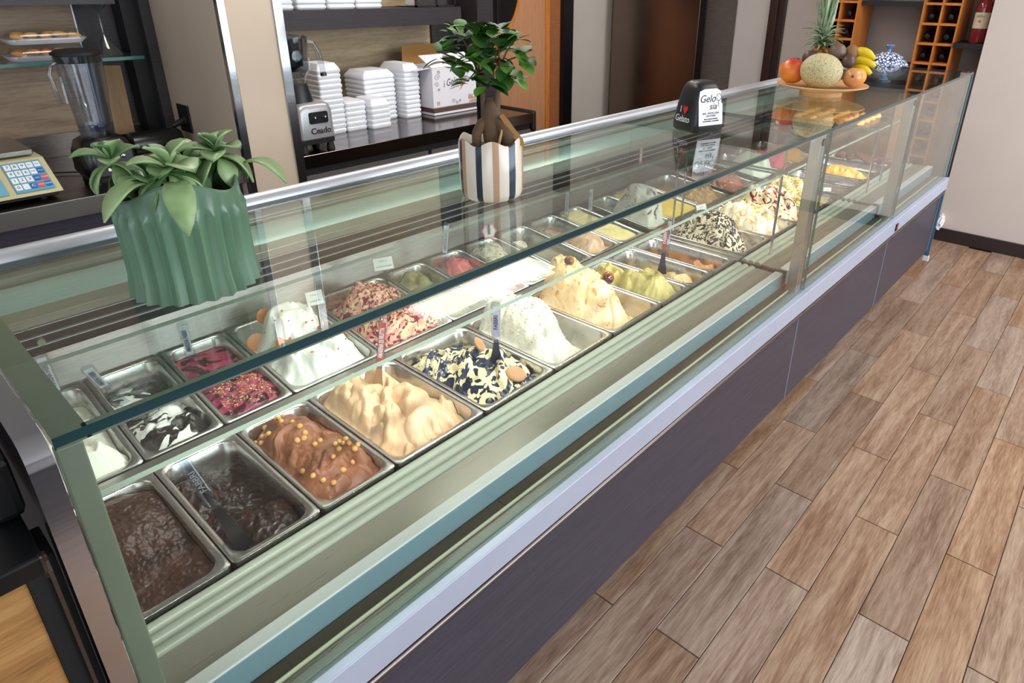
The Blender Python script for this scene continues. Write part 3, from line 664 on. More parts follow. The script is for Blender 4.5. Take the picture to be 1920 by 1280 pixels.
# (row, x0, x1, short, material, level, mounds, fold, fscale, rough, n, liquid)
W1 = 'gelato'
specs = [
 ('F', .099, .266, 'glossy smooth dark chocolate gelato in the front row nearest the cash desk', G('dark_chocolate', (60, 36, 28), (47, 28, 22), rough=0.36, bump=0.12, bscale=60, spec=0.5), -.026, [(-.02, .27, .09, .12, .022)], .009, .06, .0018, 100, True),
 ('F', .266, .433, 'almost black chocolate gelato, half scooped out, with a clear spatula in it', G('black_chocolate', (38, 23, 20), (26, 16, 15), sauce=(58, 27, 18), thr=.62, scale=14, rough=0.3, bump=.3), -.072, [(.02, .09, .07, .08, .045), (-.05, .3, .05, .06, .02)], .016, .05, .003, 84, False),
 ('F', .433, .602, 'milk chocolate gelato topped with whole hazelnuts', G('milk_chocolate', (138, 88, 62), (116, 72, 50), rough=0.4, bump=.25), -.045, [(.01, .10, .09, .09, .05), (-.01, .25, .08, .09, .06), (.0, .18, .09, .12, .04)], .022, .055, .002, 96, False),
 ('F', .602, .849, 'coffee-beige swirled gelato with a brown spatula standing in it', G('coffee', (222, 190, 156), (206, 168, 132), rough=0.4, bump=.15), -.05, [(.0, .12, .115, .11, .075), (-.03, .24, .10, .10, .09), (-.09, .2, .05, .1, .05)], .032, .05, .0012, 130, False),
 ('F', .849, 1.093, 'vanilla gelato with glossy navy-black sauce and a round biscuit', G('navy_sauce', (236, 222, 182), (222, 206, 160), sauce=(28, 40, 66), thr=.5, scale=15, rough=.4, sharp=.012), -.05, [(.02, .14, .10, .13, .07), (-.03, .26, .08, .07, .045)], .02, .04, .004, 100, False),
 ('F', 1.093, 1.344, 'tall white gelato mound with pale nut crumbs at its top', G('white_nut', (232, 234, 224), (214, 206, 188), rough=.5, bump=.5, mixs=26), -.085, [(-.03, .19, .092, .15, .185), (-.05, .26, .07, .08, .20)], .02, .05, .006, 90, False),
 ('F', 1.344, 1.598, 'tall peach and cream gelato mound with two caramelised fruit pieces', G('peach', (246, 222, 182), (232, 190, 140), sauce=(214, 150, 92), thr=.63, scale=18, rough=.42), -.085, [(-.03, .19, .092, .16, .175), (-.04, .25, .08, .09, .21)], .034, .05, .003, 96, False),
 ('F', 1.598, 1.771, 'pistachio green swirled gelato behind the front glass joint', G('pistachio', (196, 184, 122), (170, 156, 92), rough=.42, bump=.3), -.06, [(.01, .13, .075, .12, .085), (-.01, .26, .06, .08, .07)], .024, .05, .003, 76, False),
 ('F', 1.771, 1.924, 'pale nut-beige gelato heaped in the front half of its pan', G('nut_beige', (222, 196, 150), (206, 172, 118), rough=.45, bump=.4), -.095, [(.0, .10, .06, .075, .075), (-.02, .28, .04, .06, .03)], .02, .05, .003, 64, False),
 ('F', 1.924, 2.079, 'caramel-orange gelato, nearly finished, beside the case divider', G('caramel', (212, 150, 96), (186, 116, 62), rough=.4, bump=.4), -.095, [(.01, .09, .06, .07, .065), (-.03, .27, .04, .07, .045)], .022, .05, .003, 64, False),
 ('F', 2.140, 2.386, 'tall cream gelato mound under black chocolate shards', G('black_shards', (232, 222, 196), (222, 208, 176), sauce=(38, 32, 30), thr=.51, scale=26, rough=.45, sharp=.012), -.08, [(-.02, .19, .10, .15, .165), (-.03, .2, .08, .11, .18)], .022, .05, .006, 90, False),
 ('F', 2.386, 2.625, 'white gelato waves with orange sauce', G('orange_ripple', (252, 244, 222), (248, 232, 196), sauce=(240, 184, 92), thr=.58, scale=20, rough=.4), -.07, [(.0, .17, .10, .15, .13)], .03, .05, .003, 76, False),
 ('F', 2.625, 2.835, 'cream gelato with dark magenta syrup stripes', G('magenta_ripple', (246, 232, 196), (236, 214, 172), sauce=(140, 26, 52), thr=.56, scale=20, rough=.4, sharp=.015), -.07, [(.0, .18, .09, .15, .16)], .03, .05, .003, 70, False),
 ('F', 2.835, 3.085, 'white gelato heap strewn with yellow nut brittle', G('yellow_brittle', (250, 240, 196), (240, 222, 150), sauce=(208, 160, 50), thr=.53, scale=30, rough=.45), -.08, [(-.02, .18, .10, .13, .17)], .022, .05, .006, 70, False),
 ('B', .099, .268, 'white cream gelato with one thin red streak', G('white_cream', (240, 236, 228), (230, 224, 212), rough=.45, bump=.4, bscale=90), -.05, [(.0, .06, .07, .09, .08), (.04, .2, .04, .06, .03)], .02, .045, .003, 64, False),
 ('B', .268, .431, 'white gelato covered with broken dark chocolate glaze', G('glaze_white', (242, 240, 238), (228, 224, 222), sauce=(44, 33, 34), thr=.45, scale=8, rough=.45, sharp=.01), -.06, [(.0, .08, .08, .12, .05)], .016, .05, .002, 70, False),
 ('B', .431, .595, 'magenta berry gelato with golden nut grains on dark syrup', G('berry', (176, 66, 100), (134, 34, 66), sauce=(64, 14, 30), thr=.52, scale=12, rough=.3, sauce_rough=.12), -.03, [(.0, .08, .09, .12, .03)], .01, .05, .002, 70, False),
 ('B', .595, .845, 'white gelato mound topped with candied fruit and orange slices', G('cassata_white', (248, 248, 246), (238, 236, 232), rough=.4, bump=.15), -.06, [(.0, .10, .12, .11, .10), (.0, .22, .10, .10, .135)], .024, .06, .002, 84, False),
 ('B', .845, 1.095, 'cream gelato mound crusted with crushed red and black berries', G('berry_crust', (240, 208, 170), (226, 130, 130), sauce=(120, 24, 46), thr=.53, scale=26, rough=.45, mixs=20), -.05, [(.0, .10, .12, .12, .10), (.0, .22, .10, .10, .115)], .016, .045, .008, 84, False),
 ('B', 1.095, 1.260, 'olive-green gelato scraped low along the pan walls', G('olive', (150, 140, 92), (112, 102, 62), rough=.4, bump=.3), -.06, [(.02, .30, .05, .06, .03)], .02, .04, .003, 50, False),
 ('B', 1.260, 1.425, 'pink strawberry gelato with crumbly ridges', G('strawberry', (232, 140, 140), (196, 88, 96), rough=.5, bump=.6), -.05, [(.0, .09, .07, .11, .09), (.02, .28, .05, .06, .05)], .02, .04, .006, 60, False),
 ('B', 1.425, 1.594, 'grey-cream gelato with chocolate flecks behind a round tag', G('fleck_cream', (214, 206, 188), (190, 178, 156), sauce=(90, 76, 60), thr=.62, scale=40, rough=.5), -.05, [(.0, .28, .06, .07, .05)], .02, .04, .004, 50, False),
 ('B', 1.594, 1.759, 'last scoop of white gelato in a nearly empty pan', G('last_white', (240, 228, 214), (228, 208, 190), rough=.45, bump=.4), -.102, [(-.01, .06, .06, .06, .045), (.0, .3, .06, .05, .06)], .014, .04, .003, 56, False),
 ('B', 1.759, 1.932, 'rose-beige swirled gelato in the back row left of the pale yellow one', G('rose_beige', (226, 188, 160), (206, 158, 128), rough=.4, bump=.15), -.06, [(-.01, .09, .075, .10, .075)], .026, .05, .002, 64, False),
 ('B', 1.932, 2.090, 'flat pale yellow custard gelato filling its pan to the rim', G('custard', (246, 226, 166), (236, 208, 142), rough=.4, bump=.2), -.014, [], .004, .06, .001, 44, True),
 ('B', 2.140, 2.300, 'tall grey-white gelato peak with chocolate folds', G('grey_peak', (228, 224, 218), (206, 198, 190), sauce=(96, 78, 72), thr=.60, scale=14, rough=.45), -.06, [(.0, .12, .075, .13, .18)], .03, .05, .003, 64, False),
 ('B', 2.300, 2.550, 'flat bright yellow fruit gelato filling a wide pan', G('yellow_fruit', (232, 200, 100), (220, 180, 76), rough=.35, bump=.6, bscale=120), -.012, [], .003, .06, .002, 44, True),
 ('B', 2.550, 2.800, 'brown nut gelato with crushed nut pieces', G('brown_nut', (178, 130, 92), (146, 98, 66), sauce=(222, 190, 150), thr=.6, scale=36, rough=.5), -.06, [(.0, .10, .10, .12, .09)], .022, .045, .006, 56, False),
 ('B', 2.835, 3.085, 'red-brown cherry gelato far along the back row', G('red_brown', (176, 92, 78), (140, 60, 52), sauce=(230, 206, 190), thr=.64, scale=24, rough=.45), -.05, [(.0, .12, .10, .14, .07)], .022, .045, .004, 50, False),
 ('F', 3.150, 3.320, 'whitish gelato low in the first pan past the second glass joint', G('pale_white', (226, 230, 226), (208, 212, 208), rough=.4), -.05, [], .008, .05, .002, 40, True),
 ('F', 3.320, 3.490, 'pale lilac-grey gelato left of the orange-yellow one', G('lilac', (214, 208, 222), (196, 188, 206), rough=.4), -.06, [(.0, .1, .06, .08, .03)], .01, .05, .002, 40, False),
 ('F', 3.490, 3.670, 'orange-yellow mango gelato in the far case', G('mango', (248, 196, 92), (238, 168, 70), rough=.45, bump=.5), -.05, [(.0, .15, .08, .15, .07)], .016, .04, .005, 50, False),
 ('F', 3.670, 3.850, 'white gelato sheet between the mango and the chocolate biscuits', G('sheet_white', (232, 236, 240), (216, 220, 226), rough=.4), -.03, [], .006, .05, .002, 40, True),
 ('B', 3.150, 3.400, 'white whipped gelato heap at the back of the far case', G('whipped', (240, 242, 232), (226, 228, 214), rough=.45), -.05, [(.0, .12, .10, .12, .12)], .022, .05, .003, 44, False),
 ('B', 3.400, 3.600, 'bright pink gelato at the back of the far case', G('bright_pink', (232, 92, 122), (214, 66, 98), rough=.45), -.05, [(.0, .12, .08, .12, .10)], .02, .05, .003, 44, False),
 ('B', 3.600, 3.850, 'orange fruit gelato at the back of the far case', G('orange_fruit', (250, 172, 60), (238, 146, 44), rough=.45), -.05, [(.0, .12, .10, .12, .08)], .02, .05, .003, 44, False),
]
GEL = {}
for k, (row, x0, x1, lab, mat, lev, mounds, fo, fsc, ro, n, liq) in enumerate(specs):
    rw = FRONT if row == 'F' else BACK
    w_ = x1-x0; xc = (x0+x1)/2; loc = (xc, rw['y'], rw['z'])
    pan(w_, loc, rw['t'], ('steel pan holding the '+lab.split(' in ')[0].split(' with ')[0].split(', ')[0].replace('last scoop of ', 'last of the ')+{0: '', 1: ''}.get(0, ''))[:110])
    f = hfun(w_, 100+k*11, lev, [(a, b, c, d, e*.86) for a, b, c, d, e in mounds], fo*1.2, fsc*.95, ro, liquid=liq, nst=26 if k < 9 else 16)
    g = gel(w_, loc, rw['t'], mat, lab, f, k, n)
    GEL[k] = (g, f, w_, loc, rw['t'])
def onpan(k, x, y, dz=0):
    """camera-level point on the gelato surface of pan k"""
    g, f, w_, loc, t = GEL[k]
    z = float(f(np.array([x]), np.array([y]))[0])+dz
    return (loc[0]+x, loc[1]+y*math.cos(t)-z*math.sin(t), loc[2]+y*math.sin(t)+z*math.cos(t))
# hazelnuts on the milk chocolate
hz = simple('hazelnut_skinned', (196, 148, 88), 0.5, var=0.2, vscale=60, bump=0.2, bscale=300)
hm = MB(); hm.lathe([(0.0001, -.0055), (.0036, -.0045), (.0055, -.001), (.0056, .0015), (.004, .0045), (.0015, .0062), (.0001, .0068)], 10)
hme = mesh('hazelnut', hm); hme.materials.append(hz); hme.polygons.foreach_set('use_smooth', [True]*len(hme.polygons))
rs = np.random.RandomState(4)
spots = [(-.03+rs.uniform(-.03, .035), .29+rs.uniform(-.03, .035)) for _ in range(15)]+[(.0+rs.uniform(-.03, .03), .20+rs.uniform(-.04, .03)) for _ in range(8)]+[(.03+rs.uniform(-.03, .03), .10+rs.uniform(-.04, .04)) for _ in range(22)]+[(-.05, .09), (-.055, .12), (-.04, .07), (-.03, .05)]
done = []
for (x, y) in spots:
    if any((x-a)**2+(y-b)**2 < 0.0105**2 for a, b in done) or abs(x) > .062: continue
    done.append((x, y)); p = onpan(2, x, y, 0.0025)
    o = bpy.data.objects.new('hazelnut', hme); C.objects.link(o); o.location = (p[0], p[1], p[2]+H)
    o.rotation_euler = (rs.uniform(0, 3), rs.uniform(0, 3), rs.uniform(0, 3)); s = rs.uniform(.85, 1.15); o.scale = (s, s, s)
    o['label'] = 'whole peeled hazelnut on the milk chocolate gelato'; o['category'] = 'nut'; o['group'] = 'hazelnuts on the milk chocolate gelato'
# crumbs and sauces
crB = [simple('crumb_gold', (222, 164, 60), .5), simple('crumb_pale', (236, 214, 160), .5), simple('crumb_brown', (140, 84, 40), .5)]
bits(GEL[16][0], GEL[16][1], GEL[16][2], 420, crB, .0026, 3, (-.055, .055, .035, .15), 'nut_grains')
crR = [simple('crumb_red', (196, 40, 60), .4), simple('crumb_dark_berry', (54, 18, 26), .35), simple('crumb_yellow', (226, 168, 70), .5), simple('crumb_cream', (244, 216, 180), .6)]
bits(GEL[18][0], GEL[18][1], GEL[18][2], 520, crR, .0048, 5, (-.1, .1, .05, .31), 'berry_crumbs')
crW = [simple('crumb_tan', (200, 176, 148), .6), simple('crumb_offwhite', (234, 228, 214), .6), simple('crumb_taupe', (168, 150, 130), .6)]
bits(GEL[5][0], GEL[5][1], GEL[5][2], 500, crW, .0035, 6, (-.10, .05, .10, .31), 'nut_crumbs')
crK = [simple('shard_black', (34, 29, 28), .4), simple('shard_brown', (58, 46, 40), .4)]
bits(GEL[10][0], GEL[10][1], GEL[10][2], 420, crK, .0055, 8, (-.09, .06, .10, .29), 'chocolate_shards')
crY = [simple('brittle_gold', (214, 166, 52), .4), simple('brittle_cream', (250, 236, 180), .5)]
bits(GEL[13][0], GEL[13][1], GEL[13][2], 380, crY, .006, 9, (-.09, .07, .08, .28), 'brittle_pieces')
bits(GEL[27][0], GEL[27][1], GEL[27][2], 200, crW, .006, 10, (-.09, .09, .05, .25), 'nut_pieces')
crC = [simple('candied_green', (40, 130, 80), .3), simple('candied_red', (190, 50, 60), .3), simple('candied_orange', (236, 160, 50), .3)]
bits(GEL[17][0], GEL[17][1], GEL[17][2], 46, crC, .0058, 12, (-.1, .1, .04, .30), 'candied_cubes')
bits(GEL[4][0], GEL[4][1], GEL[4][2], 120, crW, .004, 13, (-.09, -.02, .2, .32), 'biscuit_crumbs')
# orange slices, cherries on the cassata gelato
m_or, nt, b = newmat('candied_orange_slice'); b.inputs['Roughness'].default_value = .2
tc = nt.nodes.new('ShaderNodeTexCoord'); gr = nt.nodes.new('ShaderNodeTexGradient'); gr.gradient_type = 'RADIAL'
nt.links.new(tc.outputs['Object'], gr.inputs[0]); mu = nt.nodes.new('ShaderNodeMath'); mu.operation = 'MULTIPLY'; mu.inputs[1].default_value = 9*2*PI
sn = nt.nodes.new('ShaderNodeMath'); sn.operation = 'SINE'; nt.links.new(gr.outputs['Fac'], mu.inputs[0]); nt.links.new(mu.outputs[0], sn.inputs[0])
rr = ramp(nt, [(0.0, (214, 128, 40)), (.75, (230, 158, 66)), (1.0, (246, 206, 132))]); nt.links.new(sn.outputs[0], rr.inputs[0]); nt.links.new(rr.outputs[0], b.inputs['Base Color'])
m_pe = simple('candied_peel', (196, 106, 28), .2, coat=.3)
def slice_(p, rot, r, label):
    t = thing('orange_slice', label, 'fruit', p, rot, 'candied orange slices on the white mound')
    part('peel', MB().lathe([(r*.9, -.0016), (r, -.0016), (r, .0016), (r*.9, .0016)], 28), m_pe, t, world=False)
    part('pulp', MB().lathe([(.0001, -.0014), (r*.9, -.0014), (r*.9, .0014), (.0001, .0014)], 28), m_or, t, world=False)
pp = onpan(17, -.085, .255, .012); slice_(pp, (1.15, 0.25, -.5), .024, 'candied orange slice standing at the left shoulder of the white mound')
pp = onpan(17, -.055, .16, .006); slice_(pp, (.75, -.2, -.35), .024, 'candied orange slice lying flat in front of the white mound, nearest the glass edge')
pp = onpan(17, .085, .165, .002); slice_(pp, (.9, .5, .4), .018, 'small candied orange slice just behind the tag on the white mound')
pp = onpan(17, -.045, .285, .010); slice_(pp, (1.2, -.2, .1), .02, 'reddish candied orange slice at the very top of the white mound')
chm = simple('dark_cherry', (110, 26, 34), .15, coat=.5)
for (x, y, l) in ((-.088, .185, 'dark candied cherry below the standing orange slice'), (.03, .13, 'red candied cherry in front of the tag on the white mound'), (.045, .125, 'red candied cherry nearest the tag stem on the white mound')):
    p = onpan(17, x, y, .006); solo('candied_cherry', MB().ball((0, 0, 0), .0105, 14, 9), chm, l, 'fruit', p, group='candied cherries')
# biscuits, caramelised pieces, peach half
bis = simple('biscuit_brown', (176, 132, 96), .5, bump=.5, bscale=160, var=.25, vscale=60)
def disc(r, h): return [(.0001, -h), (r*.8, -h), (r, -h*.3), (r, h*.4), (r*.85, h), (.0001, h*1.15)]
p = onpan(4, .035, .055, .008); solo('round_biscuit', MB().lathe(disc(.026, .007), 24), bis, 'round brown biscuit at the front edge of the navy-sauced gelato', 'biscuit', p, (.35, .1, 0))
p = onpan(4, .03, .18, .006); solo('round_biscuit', MB().lathe(disc(.022, .005), 24), bis, 'round biscuit tilted in the middle of the navy-sauced gelato', 'biscuit', p, (.8, .5, .3))
m_fig, nt, b = newmat('caramelised_fruit'); b.inputs['Roughness'].default_value = .12; b.inputs['Coat Weight'].default_value = .5
tc = nt.nodes.new('ShaderNodeTexCoord'); sp_ = nt.nodes.new('ShaderNodeSeparateXYZ'); nt.links.new(tc.outputs['Object'], sp_.inputs[0])
mr = nt.nodes.new('ShaderNodeMapRange'); mr.inputs['From Min'].default_value = -.02; mr.inputs['From Max'].default_value = .02; nt.links.new(sp_.outputs[0], mr.inputs['Value'])
rr = ramp(nt, [(0.1, (70, 30, 34)), (.5, (168, 96, 44)), (.8, (240, 200, 120))]); nt.links.new(mr.outputs[0], rr.inputs[0]); nt.links.new(rr.outputs[0], b.inputs['Base Color'])
p = onpan(6, .0, .12, .014); solo('caramelised_fruit', MB().ball((0, 0, 0), .024, 18, 12, sc_=(1, .8, .8)), m_fig, 'large half-browned caramelised fruit piece on the front of the peach mound', 'fruit', p, (.2, 0, .5))
p = onpan(6, -.05, .23, .012); solo('caramelised_fruit', MB().ball((0, 0, 0), .019, 18, 12, sc_=(1, .8, .8)), m_fig, 'smaller caramelised fruit piece on top of the peach mound', 'fruit', p, (.2, 0, .2))
# spatulas
mat_lab = M['paper']
def spatula(top, bot, txt, inkm, blade, label, cardm=None, wid=.023):
    top = Vector(top); bot = Vector(bot); ax = (top-bot).normalized(); mid = (top+bot)/2
    away = Vector((mid.x, mid.y, 0)).normalized(); away = (away-ax*away.dot(ax)).normalized(); xx = away.cross(ax)
    mt = Matrix((xx, away, ax)).transposed()
    t = thing('gelato_spatula', label, 'spatula', bot, mt.to_euler(), 'spatulas in the gelato pans')
    hl = .118; L = (top-bot).length; z0 = L-hl
    mb = MB(); w_ = wid; mb.loft([rrect(w_*.9, .012, .005, z0, 0, 0, 4), rrect(w_, .014, .006, z0+.004, 0, 0, 4), rrect(w_, .014, .006, L-.006, 0, 0, 4), rrect(w_*.8, .010, .005, L, 0, 0, 4)])
    part('handle', mb, M['clear'], t, 50, world=False)
    cr = part('label_card', MB().box(-w_*.34, w_*.34, -.0012, .0012, z0+.014, L-.012), cardm or M['paper'], t, 0, world=False)
    tm = Matrix(((0, -1, 0), (0, 0, -1), (1, 0, 0)))
    text('lettering', txt, .0145, (0, -.0016, (z0+L)/2), tm.to_euler(), inkm, cr, xs=min(1, .86*(hl-.026)/(len(txt)*.0092)), bold=.0003)
    bb = MB().loft([[(-.006, -.002, z0+.002), (.006, -.002, z0+.002), (.006, .002, z0+.002), (-.006, .002, z0+.002)],
                    [(-.009, -.0015, z0-.03), (.009, -.0015, z0-.03), (.009, .0015, z0-.03), (-.009, .0015, z0-.03)],
                    [(-.017, -.001, min(z0-.05, -.01)), (.017, -.001, min(z0-.05, -.01)), (.017, .001, min(z0-.05, -.01)), (-.017, .001, min(z0-.05, -.01))]])
    part('blade', bb, blade, t, 0, world=False)
AF = 'AMARENA FABBRI'; brn = simple('blade_brown', (136, 100, 72), .4); redc = simple('label_red', (196, 70, 62), .5)
nvb = simple('blade_navy', (40, 46, 66), .35)
spatula((.190, 1.545, -.700), (.205, 1.58, -.880), AF, M['navyink'], M['clear'], 'clear-handled spatula in the white cream gelato, closest to the near end')
spatula((.240, 1.440, -.710), (.300, 1.55, -.880), AF, M['navyink'], M['clear'], 'clear-handled spatula leaning in the chocolate-glazed white gelato')
spatula((.452, 1.520, -.722), (.470, 1.57, -.890), AF, M['navyink'], M['clear'], 'clear-handled spatula in the magenta berry gelato')
spatula((.262, 1.060, -.735), (.306, .995, -.925), 'FABBRI', M['greyink'], M['black'], 'clear spatula with black tip in the almost black chocolate gelato', M['clear'])
spatula((.752, 1.160, -.700), (.705, 1.150, -.890), 'AMARENA DI FRUTTA', M['paper'], brn, 'red-labelled spatula with brown blade in the coffee-beige gelato', redc)
spatula((1.300, 1.585, -.712), (1.275, 1.585, -.885), AF, M['greyink'], M['clear'], 'clear-handled spatula between the olive and the pink gelato')
spatula((.985, 1.035, -.705), (1.005, 1.06, -.880), 'FABBRI', M['navyink'], nvb, 'spatula with dark blade standing in the navy-sauced gelato', simple('label_lilac', (196, 186, 216), .5))
spatula((1.845, 1.530, -.705), (1.850, 1.54, -.880), AF, M['greyink'], M['clear'], 'clear-handled spatula behind the rose-beige gelato', wid=.02)
spatula((1.960, 1.505, -.718), (1.985, 1.53, -.890), AF, M['greyink'], M['clear'], 'clear-handled spatula behind the pale yellow custard gelato', wid=.02)
spatula((2.520, 1.655, -.650), (2.490, 1.64, -.870), AF, M['paper'], M['clear'], 'tall spatula with red label at the back of the bright yellow gelato', redc, .018)
spatula((1.790, 1.060, -.712), (1.810, 1.075, -.900), 'FABBRI', M['paper'], nvb, 'red-labelled spatula in the pale nut-beige gelato', redc, .02)
spatula((1.965, 1.150, -.765), (1.975, 1.16, -.930), 'FABBRI', M['ink'], M['clear'], 'clear spatula leaning in the caramel-orange gelato', wid=.02)
spatula((2.930, 1.550, -.720), (2.940, 1.56, -.880), 'FABBRI', M['ink'], M['clear'], 'clear spatula in the red-brown cherry gelato', wid=.02)
# flavour tags
def tag_(p, wt, ht, lines, label, yawr, lean=-.35, stem=.05, roll=0.0):
    t = thing('flavour_tag', label, 'sign', p, (0, 0, yawr), 'flavour tags standing in the gelato')
    c = MB().box(-wt/2, wt/2, 0, .0015, stem, stem+ht)
    rot = Matrix.Rotation(lean, 3, 'X') @ Matrix.Rotation(roll, 3, 'Y')
    pl = part('tag_plate', c, M['greyink'], t, 0, world=False); pl.rotation_euler = rot.to_euler()
    cd = part('card', MB().box(-wt/2+.0025, wt/2-.0025, -.0008, 0, stem+.0025, stem+ht-.0025), M['paper'], pl, 0, world=False)
    for s, sz, zz in lines: text('lettering', s, sz, (0, -.0012, stem+ht*zz), (PI/2, 0, 0), M['ink'] if zz < .5 else M['greyink'], pl)
    part('stem', MB().box(-.004, .004, .0005, .0025, -.03, stem+.01), M['ink'], t, 0, world=False).rotation_euler = rot.to_euler()
p = onpan(17, .05, .175, 0); tag_((p[0]+.005, p[1], p[2]+.01), .048, .042, (('CASSATA', .0068, .3), ('Gelosia', .007, .7)), 'white flavour tag reading cassata', -.62, -.5, .042, -.15)
p = onpan(18, .055, .22, 0); tag_((p[0], p[1], p[2]+.01), .062, .042, (('ZUPPA INGLESE', .0066, .3), ('Gelosia', .008, .7)), 'white flavour tag reading zuppa inglese', -.66, -.45, .04, -.12)
p = onpan(10, .03, .25, 0); tag_((p[0], p[1], p[2]-.01), .045, .034, (('Gelosia', .006, .6),), 'blank white flavour tag behind the black-sharded mound', -.75, -.4, .035, -.2)
tag_((3.135, 1.0, -.90), .04, .022, (('GELATO', .005, .4),), 'small yellow-white price tag on the divider of the far cases', -.9, -.3, .006)
t = thing('round_tag', 'scalloped white tag with pink rim in the grey-cream gelato', 'sign', (1.50, 1.60, -.80), (0, 0, -.7))
part('rim', MB().lathe([(.0001, -.001), (.026, -.001), (.026, .001), (.0001, .001)], 40, rf=lambda a, z: 1+.08*math.cos(6*a)), simple('tag_pink', (226, 120, 150), .5), t, world=False).rotation_euler = (PI/2-.2, 0, 0)
part('face', MB().lathe([(.0001, -.001), (.021, -.001), (.021, .003), (.0001, .003)], 40, rf=lambda a, z: 1+.08*math.cos(6*a)), M['paper'], t, world=False).rotation_euler = (PI/2-.2, 0, 0)
part('figure', MB().box(-.004, .004, -.008, -.004, -.01, .028), M['navyink'], t, 0, world=False)
# chocolate biscuits and cream in the last tray of the far case
pan(.19, (3.955, FRONT['y'], FRONT['z']), 0, 'steel pan of chocolate biscuits at the far end of the front row')
f = hfun(.19, 990, -.03, [], .01, .05, .002, liquid=True)
g = gel(.19, (3.955, FRONT['y'], FRONT['z']), 0, GM['whipped'], 'white cream layer under the chocolate biscuits in the far case', f, 99, 40)
chb = simple('chocolate_biscuit', (112, 72, 54), .5, bump=.4, bscale=120)
for q in range(9):
    x = 3.955+R_.uniform(-.05, .05); y = FRONT['y']+.04+q*.032
    mb = MB(); mb.loft([rrect(.062, .026, .012, -.011, 0, 0, 4), rrect(.075, .034, .016, -.004, 0, 0, 4), rrect(.075, .034, .016, .006, 0, 0, 4), rrect(.05, .022, .01, .013, 0, 0, 4)])
    solo('chocolate_biscuit', mb, chb, ['first', 'second', 'third', 'fourth', 'fifth', 'sixth', 'seventh', 'eighth', 'ninth'][q]+' oval chocolate biscuit from the front, on cream in the far case', 'biscuit', (x, y, -.895), (R_.uniform(-.3, .3), R_.uniform(-.3, .3), R_.uniform(-.5, .9)), 'chocolate biscuits on cream')
# pastry on the shelf of the far case
ORD = ['first', 'second', 'third', 'fourth', 'fifth']
pas = simple('golden_pastry', (206, 146, 76), .5, var=.3, vscale=40, bump=.4, bscale=100)
tr = solo('pastry_tray', MB().loft([rrect(.34, .42, .02, -.002), rrect(.36, .44, .02, .010)]), M['steel'], 'flat steel tray of golden pastries on the glass shelf of the far case', 'tray', (3.68, 1.19, -.655))
for a_ in range(5):
    for b2 in range(4):
        mb = MB(); mb.tube([(-.03, .012, 0), (-.018, 0, .004), (0, -.006, .006), (.018, 0, .004), (.03, .012, 0)], [.004, .011, .014, .011, .004], 9)
        solo('small_pastry', mb, pas, 'golden crescent pastry, '+ORD[b2]+' along and '+ORD[a_]+' row back on the steel tray', 'pastry', (3.545+b2*.088, 1.03+a_*.08, -.636), (0, 0, R_.uniform(-.4, .4)), 'golden pastries in the far case')
#PART4
# ================================================================== on the glass top
GT = -0.400
def leafmesh(name, L, W, bend, fold, n=7, round_=1.0, mat=None, thick=0.0006):
    mb = MB(); vs = []; fs = []
    for i in range(n+1):
        t = i/n; w_ = W*0.5*(math.sin(PI*min(1, t**round_*0.98+0.02))**0.75) if round_ != 9 else W*.5*(1-t)**.8*(0.35+0.65*min(1, t*4))
        x = L*t*(1-0.12*bend*t); z = L*(0.35*t-bend*t*t)
        vs += [(x, -w_, z+fold*w_), (x, 0, z), (x, w_, z+fold*w_)]
    for i in range(n):
        a = i*3; fs += [(a, a+1, a+4, a+3), (a+1, a+2, a+5, a+4)]
    me = bpy.data.meshes.new(name); me.from_pydata(vs, [], fs); me.materials.append(mat)
    me.polygons.foreach_set('use_smooth', [True]*len(fs)); me.update()
    return me
def leafmat(name, c1, c2, rough=.35, scale=20, back=None):
    m, nt, b = newmat(name); oi = nt.nodes.new('ShaderNodeObjectInfo'); tc = nt.nodes.new('ShaderNodeTexCoord')
    n = nt.nodes.new('ShaderNodeTexNoise'); n.inputs['Scale'].default_value = scale; nt.links.new(tc.outputs['Object'], n.inputs['Vector'])
    ad = nt.nodes.new('ShaderNodeMath'); ad.operation = 'MULTIPLY_ADD'; nt.links.new(oi.outputs['Random'], ad.inputs[0]); ad.inputs[1].default_value = .6
    nt.links.new(n.outputs['Fac'], ad.inputs[2]); sb = nt.nodes.new('ShaderNodeMath'); sb.operation = 'SUBTRACT'; sb.inputs[1].default_value = .3; nt.links.new(ad.outputs[0], sb.inputs[0])
    r = ramp(nt, [(.2, c1), (.8, c2)]); nt.links.new(sb.outputs[0], r.inputs[0]); nt.links.new(r.outputs[0], b.inputs['Base Color'])
    b.inputs['Roughness'].default_value = rough; b.inputs['Subsurface Weight'].default_value = 0.0
    b.inputs['Transmission Weight'].default_value = 0.0
    return m
def putleaf(me, root, p, d, upv, s, name='leaf', thick=None):
    d = Vector(d).normalized(); upv = Vector(upv); y = upv.cross(d).normalized(); z = d.cross(y)
    o = bpy.data.objects.new(name, me); C.objects.link(o); o.parent = root
    mt = Matrix((d, y, z)).transposed().to_4x4(); mt.translation = Vector(p)
    o.matrix_local = mt @ Matrix.Scale(s, 4)
    if thick:
        so = o.modifiers.new('thickness', 'SOLIDIFY'); so.thickness = thick
    return o
